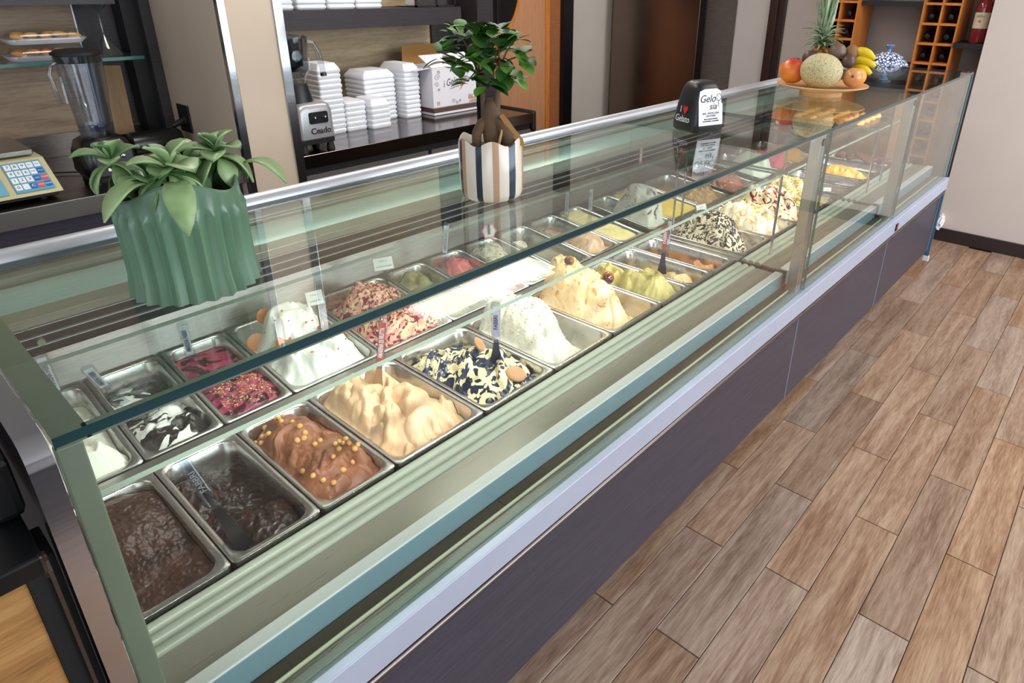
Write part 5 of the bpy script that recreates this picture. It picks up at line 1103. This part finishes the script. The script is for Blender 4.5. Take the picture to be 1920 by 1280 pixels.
for dx in (-.024, .032): part('switch', MB().tube([(0, 0, .003), (0, .003, .014)], [.0065, .004], 10), M['polished'], cpn, world=False).location = (dx, 0, 0)
text('lettering', 'Ceado', .042, (.018, -.1012, .8-.698), (PI/2, 0, 0), M['polished'], t, ext=.001, bold=.001)
part('collar', MB().lathe([(.074, -.56), (.07, -.535), (.058, -.485), (.054, -.475), (.0001, -.475)], 28, (1.715, 3.2, 0)), M['black'], t)
part('jug', MB().lathe([(.045, -.474), (.050, -.45), (.062, -.425), (.078, -.405), (.082, -.30), (.084, -.25), (.081, -.25), (.078, -.30), (.074, -.40), (.045, -.445)], 32, (1.715, 3.2, 0)), M['clear'], t)
part('jug_liner', MB().lathe([(.0001, -.415), (.035, -.412), (.064, -.385), (.070, -.30), (.072, -.258), (.0001, -.258)], 32, (1.70, 3.2, 0)), simple('liner_black', (26, 27, 30), .18, coat=.4), t)
part('lid', MB().lathe([(.0001, -.232), (.04, -.234), (.074, -.244), (.080, -.256), (.0001, -.256)], 32, (1.71, 3.2, 0)), M['black'], t)
part('blade', MB().tube([(1.715, 3.2, -.475), (1.715, 3.2, -.45)], .006, 8).box(1.68, 1.75, 3.196, 3.204, -.452, -.449), M['polished'], t)
md = part('medallion', MB().lathe([(.0001, 0), (.026, 0), (.026, .003), (.0001, .003)], 24), M['smoke'], t, world=False); md.location = (-.045, -.075, .8-.335); md.rotation_euler = (PI/2, 0, 0)
part('handle', MB().tube([(1.79, 3.19, -.275), (1.825, 3.185, -.285), (1.848, 3.18, -.33), (1.858, 3.18, -.39), (1.862, 3.18, -.43)], [.012, .014, .015, .015, .014], 12), M['clear'], t)
part('handle_cap', MB().tube([(1.862, 3.18, -.43), (1.863, 3.18, -.445)], .016, 12), M['darksteel'], t)
# black blender by the scale
t = thing('black_blender', 'blender with black base and clear ribbed jug on the left worktop', 'blender', (.84, 3.29, CT))
X0, Y0 = .84, 3.29
part('base', MB().loft([rrect(.17, .19, .03, -.778, X0, Y0, 5), rrect(.20, .21, .035, -.75, X0, Y0, 5), rrect(.195, .20, .035, -.67, X0, Y0, 5), rrect(.17, .16, .04, -.622, X0, Y0, 5), rrect(.13, .12, .04, -.608, X0, Y0, 5)]), M['blackgloss'], t, 50)
for sx in (-1, 1):
    for sy in (-1, 1): part('foot', MB().lathe([(.018, -.80), (.014, -.776)], 12, (X0+sx*.065, Y0+sy*.07, 0)), M['rubber'], t)
cpn = part('control_panel', MB().loft([rrect(.14, .10, .01, 0, 0, 0, 3), rrect(.14, .10, .01, .003, 0, 0, 3)]), M['black'], t, 50, world=False)
cpn.location = (.01, -.1025, .8-.71); cpn.rotation_euler = (PI/2-.08, 0, 0)
for dx in (-.03, .035): part('switch', MB().lathe([(.008, .003), (.008, .006), (.004, .007), (.003, .014), (.0001, .015)], 12), M['polished'], cpn, world=False).location = (dx, .022, 0)
bl = part('name_plate', MB().box(-.034, .046, -.032, -.014, .003, .0045), M['paper'], cpn, 0, world=False)
text('lettering', 'Hamilton Beach', .0105, (.006, -.0195, .0047), (0, 0, 0), M['ink'], cpn); text('lettering', 'COMMERCIAL', .006, (.006, -.028, .0047), (0, 0, 0), M['ink'], cpn)
rj = lambda a, z: 1+.035*math.cos(4*a)+.02*math.cos(8*a)
part('jug', MB().lathe([(.052, -.606), (.060, -.59), (.064, -.53), (.076, -.40), (.082, -.30), (.083, -.285), (.080, -.285), (.078, -.30), (.072, -.40), (.060, -.53), (.054, -.585), (.0001, -.592)], 48, (X0, Y0, 0), rf=rj), M['clear'], t, 60)
part('jug_foot', MB().lathe([(.060, -.607), (.062, -.56), (.058, -.56), (.05, -.60)], 40, (X0, Y0, 0), rf=lambda a, z: 1+.05*math.cos(6*a)), M['clear'], t, 60)
part('lid', MB().lathe([(.080, -.312), (.081, -.283), (.090, -.281), (.090, -.272), (.07, -.262), (.0001, -.258)], 40, (X0, Y0, 0)), M['rubber'], t)
part('handle', MB().tube([(X0-.075, Y0-.02, -.305), (X0-.105, Y0-.03, -.315), (X0-.118, Y0-.035, -.345), (X0-.108, Y0-.035, -.46), (X0-.085, Y0-.035, -.465), (X0-.083, Y0-.03, -.36)], [.007, .009, .010, .009, .008, .008], 10), M['clear'], t)
part('blade', MB().tube([(X0, Y0, -.592), (X0, Y0, -.565)], .008, 8).box(X0-.03, X0+.03, Y0-.004, Y0+.004, -.567, -.564), M['polished'], t)
# scale
t = thing('weighing_scale', 'cream weighing scale with blue keypad and steel plate on the left worktop', 'scale', (.42, 3.3, CT))
scm = simple('scale_cream', (196, 188, 146), .45)
def sl(y, z, w_=.0): return [( .20, y, z), (.628, y, z)]
prof_ = [(3.125, -.772), (3.10, -.765), (3.285, -.662), (3.34, -.660), (3.60, -.665), (3.60, -.772)]
part('body', MB().loft([[(.20, y, z) for y, z in prof_], [(.628, y, z) for y, z in prof_]]), scm, t, 0, .004)
part('underside', MB().box(.21, .618, 3.14, 3.59, -.788, -.772), M['black'], t, 0, .003)
for xx in (.26, .57):
    for yy in (3.18, 3.55): part('foot', MB().lathe([(.014, -.80), (.014, -.788)], 12, (xx, yy, 0)), M['rubber'], t)
part('plate_support', MB().box(.30, .50, 3.38, 3.52, -.66, -.652), M['black'], t, 0)
part('weighing_plate', MB().box(.18, .605, 3.31, 3.64, -.652, -.632), M['steel'], t, 0, .004)
an = math.atan2(.103, .185)
kp = part('keypad', MB().box(-.062, .062, -.088, .088, 0, .001), simple('keypad_blue', (96, 160, 190), .4), t, 0, world=False)
kp.location = (.545-.42, (3.10+3.285)/2-3.3, (-.765-.662)/2+.8+.0035); kp.rotation_euler = (an, 0, 0)
keys = [['7', '8', '9', 'M1', 'M2'], ['4', '5', '6', 'M3', 'PLU'], ['1', '2', '3', 'CH', 'TARE'], ['0', '.', 'C', 'ACC', 'ZERO']]
kc = {'PLU': 'b', 'CH': 'b', 'TARE': 'r', 'C': 'b', 'ACC': 'r', 'ZERO': 'b'}
kblue = simple('key_blue', (50, 100, 170), .5); kred = simple('key_red', (206, 90, 90), .5)
for r_i, row in enumerate(keys):
    for c_i, s_ in enumerate(row):
        x = -.048+c_i*.024; y = .062-r_i*.040
        m_ = {'b': kblue, 'r': kred}.get(kc.get(s_), M['paper'])
        k_ = part('key', MB().box(x-.010, x+.010, y-.015, y+.015, .001, .0028), m_, kp, 0, world=False)
        text('lettering', s_, .020 if len(s_) == 1 else .010, (x, y, .003), (0, 0, 0), M['paper'] if m_ is not M['paper'] else M['ink'], kp)
dp = part('display_panel', MB().box(-.11, .10, -.088, .088, 0, .001), simple('panel_blue', (110, 168, 190), .4), t, 0, world=False); dp.location = (.36-.42, kp.location.y, kp.location.z); dp.rotation_euler = (an, 0, 0)
part('display_frame', MB().box(-.10, .065, -.05, .06, .001, .002), simple('display_brown', (140, 80, 60), .4), dp, 0, world=False)
part('display_screen', MB().box(-.10, .06, -.038, .048, .002, .003), simple('screen_green', (30, 180, 90), .3, emit=.5), dp, 0, world=False)
# small appliance, socket, plug, cable, cutting board
t = thing('black_appliance', 'black cylindrical appliance lying behind the succulent on the left worktop', 'appliance', (1.16, 3.60, CT))
part('housing', MB().tube([(1.04, 3.60, -.735), (1.05, 3.60, -.735), (1.25, 3.58, -.735), (1.262, 3.58, -.735)], [.052, .062, .062, .050], 24), M['blackgloss'], t)
part('stand', MB().box(1.06, 1.24, 3.54, 3.65, -.80, -.77), M['black'], t, 0, .004)
t = thing('wall_socket', 'black wall socket with a plug in it on the side of the partition', 'socket', (1.316, 3.61, -.645))
part('plate', MB().box(1.309, 1.3175, 3.545, 3.675, -.71, -.575), M['black'], t, 0, .002)
part('socket_ring', MB().tube([(1.302, 3.61, -.655), (1.310, 3.61, -.655)], .026, 20), M['rubber'], t)
t = thing('power_plug', 'black plug and cable running from the wall socket to the worktop', 'plug', (1.28, 3.61, -.655))
part('plug_body', MB().tube([(1.3015, 3.61, -.655), (1.275, 3.60, -.66), (1.24, 3.59, -.668)], [.018, .016, .009], 12), M['rubber'], t)
part('cable', MB().tube([(1.24, 3.59, -.668), (1.18, 3.60, -.69), (1.12, 3.68, -.715), (1.05, 3.75, -.76), (1.0, 3.72, -.795), (.93, 3.62, -.795)], .004, 8), M['rubber'], t)
solo('cutting_board', MB().box(-.05, .05, -.012, .012, 0, .33), M['board'], 'light wooden board leaning upright in the left niche corner', 'board', (1.085, 3.80, -.715), (-.10, .10, .35), smooth=0, bevel=.002)
for j in range(1): solo('scale_cable', MB().tube([(.63, 3.5, -.77), (.68, 3.55, -.79), (.76, 3.50, -.792), (.80, 3.45, -.79)], .003, 8), M['rubber'], 'thin black cable lying between the scale and the black blender', 'cable', (0, 0, 0))
# wrapped biscuit trays
cook = simple('biscuit_golden', (206, 158, 100), .6, var=.3, vscale=60, bump=.4, bscale=160); cook2 = simple('biscuit_toasted', (190, 126, 66), .6, var=.3, vscale=60, bump=.4, bscale=160)
film = glassmat('cling_film', (246, 246, 246), .05, .6, .1)
for j, (xc, zc, cm_, lb) in enumerate(((.84, -.262, cook, 'upper'), (.83, -.330, cook2, 'lower'))):
    t = thing('biscuit_tray', lb+' film-wrapped foam tray of biscuits on the glass shelf', 'tray', (xc, 3.70, zc))
    part('tray', MB().loft([rrect(.26, .13, .03, 0), rrect(.30, .17, .04, .022), rrect(.295, .165, .04, .022), rrect(.255, .125, .03, .004)]), M['foam'], t, 50, world=False)
    part('film', MB().loft([rrect(.306, .176, .04, .014), rrect(.31, .18, .05, .030), rrect(.27, .15, .05, .056), rrect(.18, .09, .04, .062)]), film, t, 60, world=False)
    for q in range(9):
        x = xc-.105+.052*(q % 5)+(.02 if q > 4 else 0); y = 3.66+(.06 if q > 4 else 0)
        solo('biscuit', MB().ball((0, 0, 0), .026, 12, 7, sc_=(1.15, .7, .5)), cm_, 'golden biscuit in the '+lb+' wrapped tray, '+('front' if q < 5 else 'back')+' row, '+ORD[q % 5]+' from the left', 'biscuit', (x, y, zc+.030+(.006 if q % 2 else 0)), (R_.uniform(-.3, .3), R_.uniform(-.2, .2), R_.uniform(-.8, .8)), 'biscuits in the '+lb+' tray')
solo('cocktail_glass', MB().lathe([(.070, -.331), (.072, -.329), (.006, -.238), (.004, -.225), (.004, -.150), (.010, -.135), (.038, -.112), (.040, -.109), (.0001, -.109)], 36, (0, 0, 0)), glassmat('crystal', (226, 232, 236), .12, 1.0), 'upside-down stemmed cocktail glass at the end of the glass shelf', 'glass', (1.07, 3.69, 0))
# ================================================================== far background
t = thing('wooden_cabinet', 'tall cherry cabinet with orange trim and an oval black window', 'cabinet', (3.95, 3.9, -H))
part('body', MB().box(3.505, 4.545, 3.885, 3.928, -H, .7), M['cherry2'], t, 0)
part('door', MB().box(3.52, 3.758, 3.868, 3.8855, -H+.05, .68), M['cherry'], t, 0, .001)
part('door', MB().box(3.776, 4.335, 3.868, 3.8855, -H+.05, .68), M['cherry'], t, 0, .001)
part('door_trim', MB().box(3.759, 3.775, 3.860, 3.885, -H+.05, .68), M['orange'], t, 0, .001)
part('edge_trim', MB().box(4.336, 4.362, 3.858, 3.885, -H, .70).box(4.368, 4.388, 3.862, 3.885, -H, .70), M['orange'], t, 0, .002)
ov = MB(); NO = 64; ca, cb, oz = .238, .385, .02
lo = []
for (ra, rb, y) in ((1, 1, 3.867), (1, 1, 3.850), (.90, .935, 3.850), (.90, .935, 3.867)): lo.append([(3.80+ca*ra*math.cos(2*PI*q/NO), y, oz+cb*rb*math.sin(2*PI*q/NO)) for q in range(NO)])
ov.loft(lo+[lo[0]], 0, False, False); part('oval_frame', ov, M['orange'], t, 50)
part('oval_window', MB().loft([[(3.80+ca*.9*math.cos(2*PI*q/NO), y, oz+cb*.935*math.sin(2*PI*q/NO)) for q in range(NO)] for y in (3.866, 3.858)]), M['blackgloss'], t, 30)
part('window_bar', MB().box(3.765, 3.790, 3.852, 3.858, -.34, .37), M['black'], t, 0)
t = thing('refrigerator', 'tall brushed steel refrigerator beside the pale door', 'refrigerator', (5.45, 3.34, -H))
part('body', MB().box(5.215, 5.74, 2.875, 3.81, -H+.05, .42), M['darksteel'], t, 0)
part('door', MB().box(5.19, 5.213, 2.93, 3.81, -H+.08, .41), brushed('fridge_door_steel', (128, 112, 104), .24, (40, 1, 1), .3, .03), t, 0, .003)
part('hinge_edge', MB().box(5.195, 5.214, 2.872, 2.927, -H+.08, .41), M['blackgloss'], t, 0, .002)
# wine racks
def rack(ya, yb_, label, grp, lab2):
    t = thing('wine_rack', label, 'wine rack', (5.6, (ya+yb_)/2, -H)); ym = (ya+yb_)/2; th_ = .012
    for yy in (ya, ym-th_/2, yb_-th_): part('upright', MB().box(5.45, 5.778, yy, yy+th_, -H, .30), M['orange'], t, 0)
    for k_ in range(-3, 12):
        z = -.10-.131*k_
        if z < -H+.02: continue
        part('rail', MB().box(5.446, 5.778, ya+.012, yb_-.012, z-.016, z), M['orange'], t, 0)
    part('back_board', MB().box(5.776, 5.779, ya, yb_, -H, .30), M['black'], t, 0)
    glb = simple('wine_glass_dark', (10, 12, 12), .08, coat=.6); fo2 = simple('bottle_foil', (24, 26, 34), .3, .3)
    bm_ = MB().lathe([(.0001, 0), (.038, .002), (.039, .02), (.039, .19), (.034, .215), (.016, .245), (.014, .25)], 18)
    me1 = None
    for k_ in range(-1, 7):
        z = -.10-.131*k_-.131+.041
        for yy in ((ya+ym)/2, (ym+yb_)/2):
            b_ = thing('wine_bottle', lab2 % (('right' if yy < ym else 'left')+' cell, '+ORD[k_+1]+' row down'), 'bottle', (5.765, yy, z), (0, -PI/2, 0), grp)
            b1 = part('glass', MB().lathe([(.0001, 0), (.038, .002), (.039, .02), (.039, .18), (.034, .205), (.016, .235), (.0145, .24)], 16), glb, b_, 50, world=False)
            b2 = part('foil', MB().lathe([(.0148, .238), (.0150, .288), (.0165, .290), (.0165, .298), (.0001, .300)], 14), fo2, b_, 50, world=False)
rack(1.077, 1.322, 'orange pine wine rack nearer the right-hand wall', 'bottles in the right wine rack', 'wine bottle in the rack nearer the right-hand wall, %s')
rack(1.757, 2.018, 'orange pine wine rack behind the pineapple', 'bottles in the left wine rack', 'wine bottle in the rack behind the pineapple, %s')
solo('black_shelf', MB().box(5.50, 5.778, 1.323, 1.756, -.130, -.098), M['black'], 'black shelf board bridging the two wine racks', 'shelf', (0, 0, 0), smooth=0)
solo('black_shelf', MB().box(5.42, 5.778, .885, 1.076, -.385, -.350), M['black'], 'short black shelf under the rosé bottles', 'shelf', (0, 0, 0), smooth=0)
struct('trim_8', MB().box(5.76, 5.78, 1.323, 1.756, -.545, -.53), M['black'])
ros = simple('rose_wine', (130, 26, 34), .08, coat=.6); lbl = simple('wine_label', (222, 208, 176), .6)
for j, yy in enumerate((.957, .845)):
    t = thing('rose_bottle', ['red rosé bottle with cream label standing beside the wine rack', 'red rosé bottle half hidden by the wall corner'][j], 'bottle', (5.50 if j == 0 else 5.56, yy+(.0 if j == 0 else .045), -.350))
    part('glass', MB().lathe([(.0001, 0), (.044, .002), (.046, .01), (.046, .22), (.040, .255), (.022, .285), (.016, .31), (.015, .36)], 24), ros, t, 50, world=False)
    part('capsule', MB().lathe([(.0155, .34), (.017, .40), (.0001, .402)], 16), simple('capsule_red', (120, 24, 30), .3), t, 50, world=False)
    lb = MB(); a0 = PI+.15
    ring0 = [(.0466*math.cos(a0+(q-8)*.155), .0466*math.sin(a0+(q-8)*.155)) for q in range(17)]
    lb.add([(x, y, .095) for x, y in ring0]+[(x, y, .195) for x, y in ring0], [(q, q+1, q+18, q+17) for q in range(16)])
    part('label', lb, lbl, t, 50, world=False)
    rt_ = (Matrix.Rotation(-PI/2, 3, 'Z') @ Matrix.Rotation(PI/2, 3, 'X')).to_euler()
    text('lettering', 'Alfeo', .024, (-.0475, 0, .172), rt_, M['greyink'], t, shear=.3)
    part('label_seal', MB().tube([(-.0468, 0, .14), (-.0478, 0, .14)], .009, 14), simple('seal_orange', (214, 120, 90), .5), t, world=False)
m_tur, nt, b = newmat('blue_white_porcelain'); tc = nt.nodes.new('ShaderNodeTexCoord'); wv = nt.nodes.new('ShaderNodeTexVoronoi'); wv.inputs['Scale'].default_value = 55; wv.feature = 'DISTANCE_TO_EDGE'; nt.links.new(tc.outputs['Object'], wv.inputs['Vector'])
rr = ramp(nt, [(.0, (40, 58, 110)), (.10, (60, 80, 130)), (.18, (226, 228, 236))]); nt.links.new(wv.outputs['Distance'], rr.inputs[0]); nt.links.new(rr.outputs[0], b.inputs['Base Color']); b.inputs['Roughness'].default_value = .12
t = thing('tureen', 'blue and white porcelain tureen with lid on the side table beyond the cases', 'tureen', (4.25, 1.158, -.508))
t.scale = (.94, .94, .9)
wp = simple('white_porcelain', (226, 228, 236), .12)
part('bowl', MB().lathe([(.0001, 0), (.045, 0), (.042, .012), (.06, .02), (.11, .06), (.125, .10), (.120, .102), (.0001, .10)], 40), wp, t, world=False)
part('painted_band', MB().lathe([(.1135, .062), (.1275, .098)], 40), m_tur, t, world=False)
part('lid', MB().lathe([(.121, .103), (.118, .115), (.08, .16), (.04, .18), (.0001, .186)], 40), m_tur, t, world=False)
part('lid_knob', MB().lathe([(.012, .184), (.010, .20), (.028, .222), (.024, .228), (.0001, .226)], 20), simple('porcelain_blue', (90, 120, 160), .2), t, world=False)
# crumpled tissue at the wall foot
rs = np.random.RandomState(3); mb = MB().ball((0, 0, 0), .04, 12, 8); mb.v = [(x+rs.uniform(-.012, .012), y*.5+rs.uniform(-.01, .01), z*1.4+rs.uniform(-.012, .012)) for x, y, z in mb.v]
solo('crumpled_tissue', mb, M['paper'], 'crumpled white tissue stuck above the dark skirting behind the far case', 'tissue', (5.335, .865, -1.575), smooth=0)
t = thing('side_table', 'dark-topped side table beyond the far case carrying the tureen', 'table', (4.38, 1.22, -H))
part('table_top', MB().loft([rrect(.50, .46, .06, -.548, 4.38, 1.22, 5), rrect(.50, .46, .06, -.508, 4.38, 1.22, 5)]), M['black'], t, 40)
part('table_body', MB().box(4.18, 4.58, 1.04, 1.40, -H, -.548), M['cherry'], t, 0, .003)
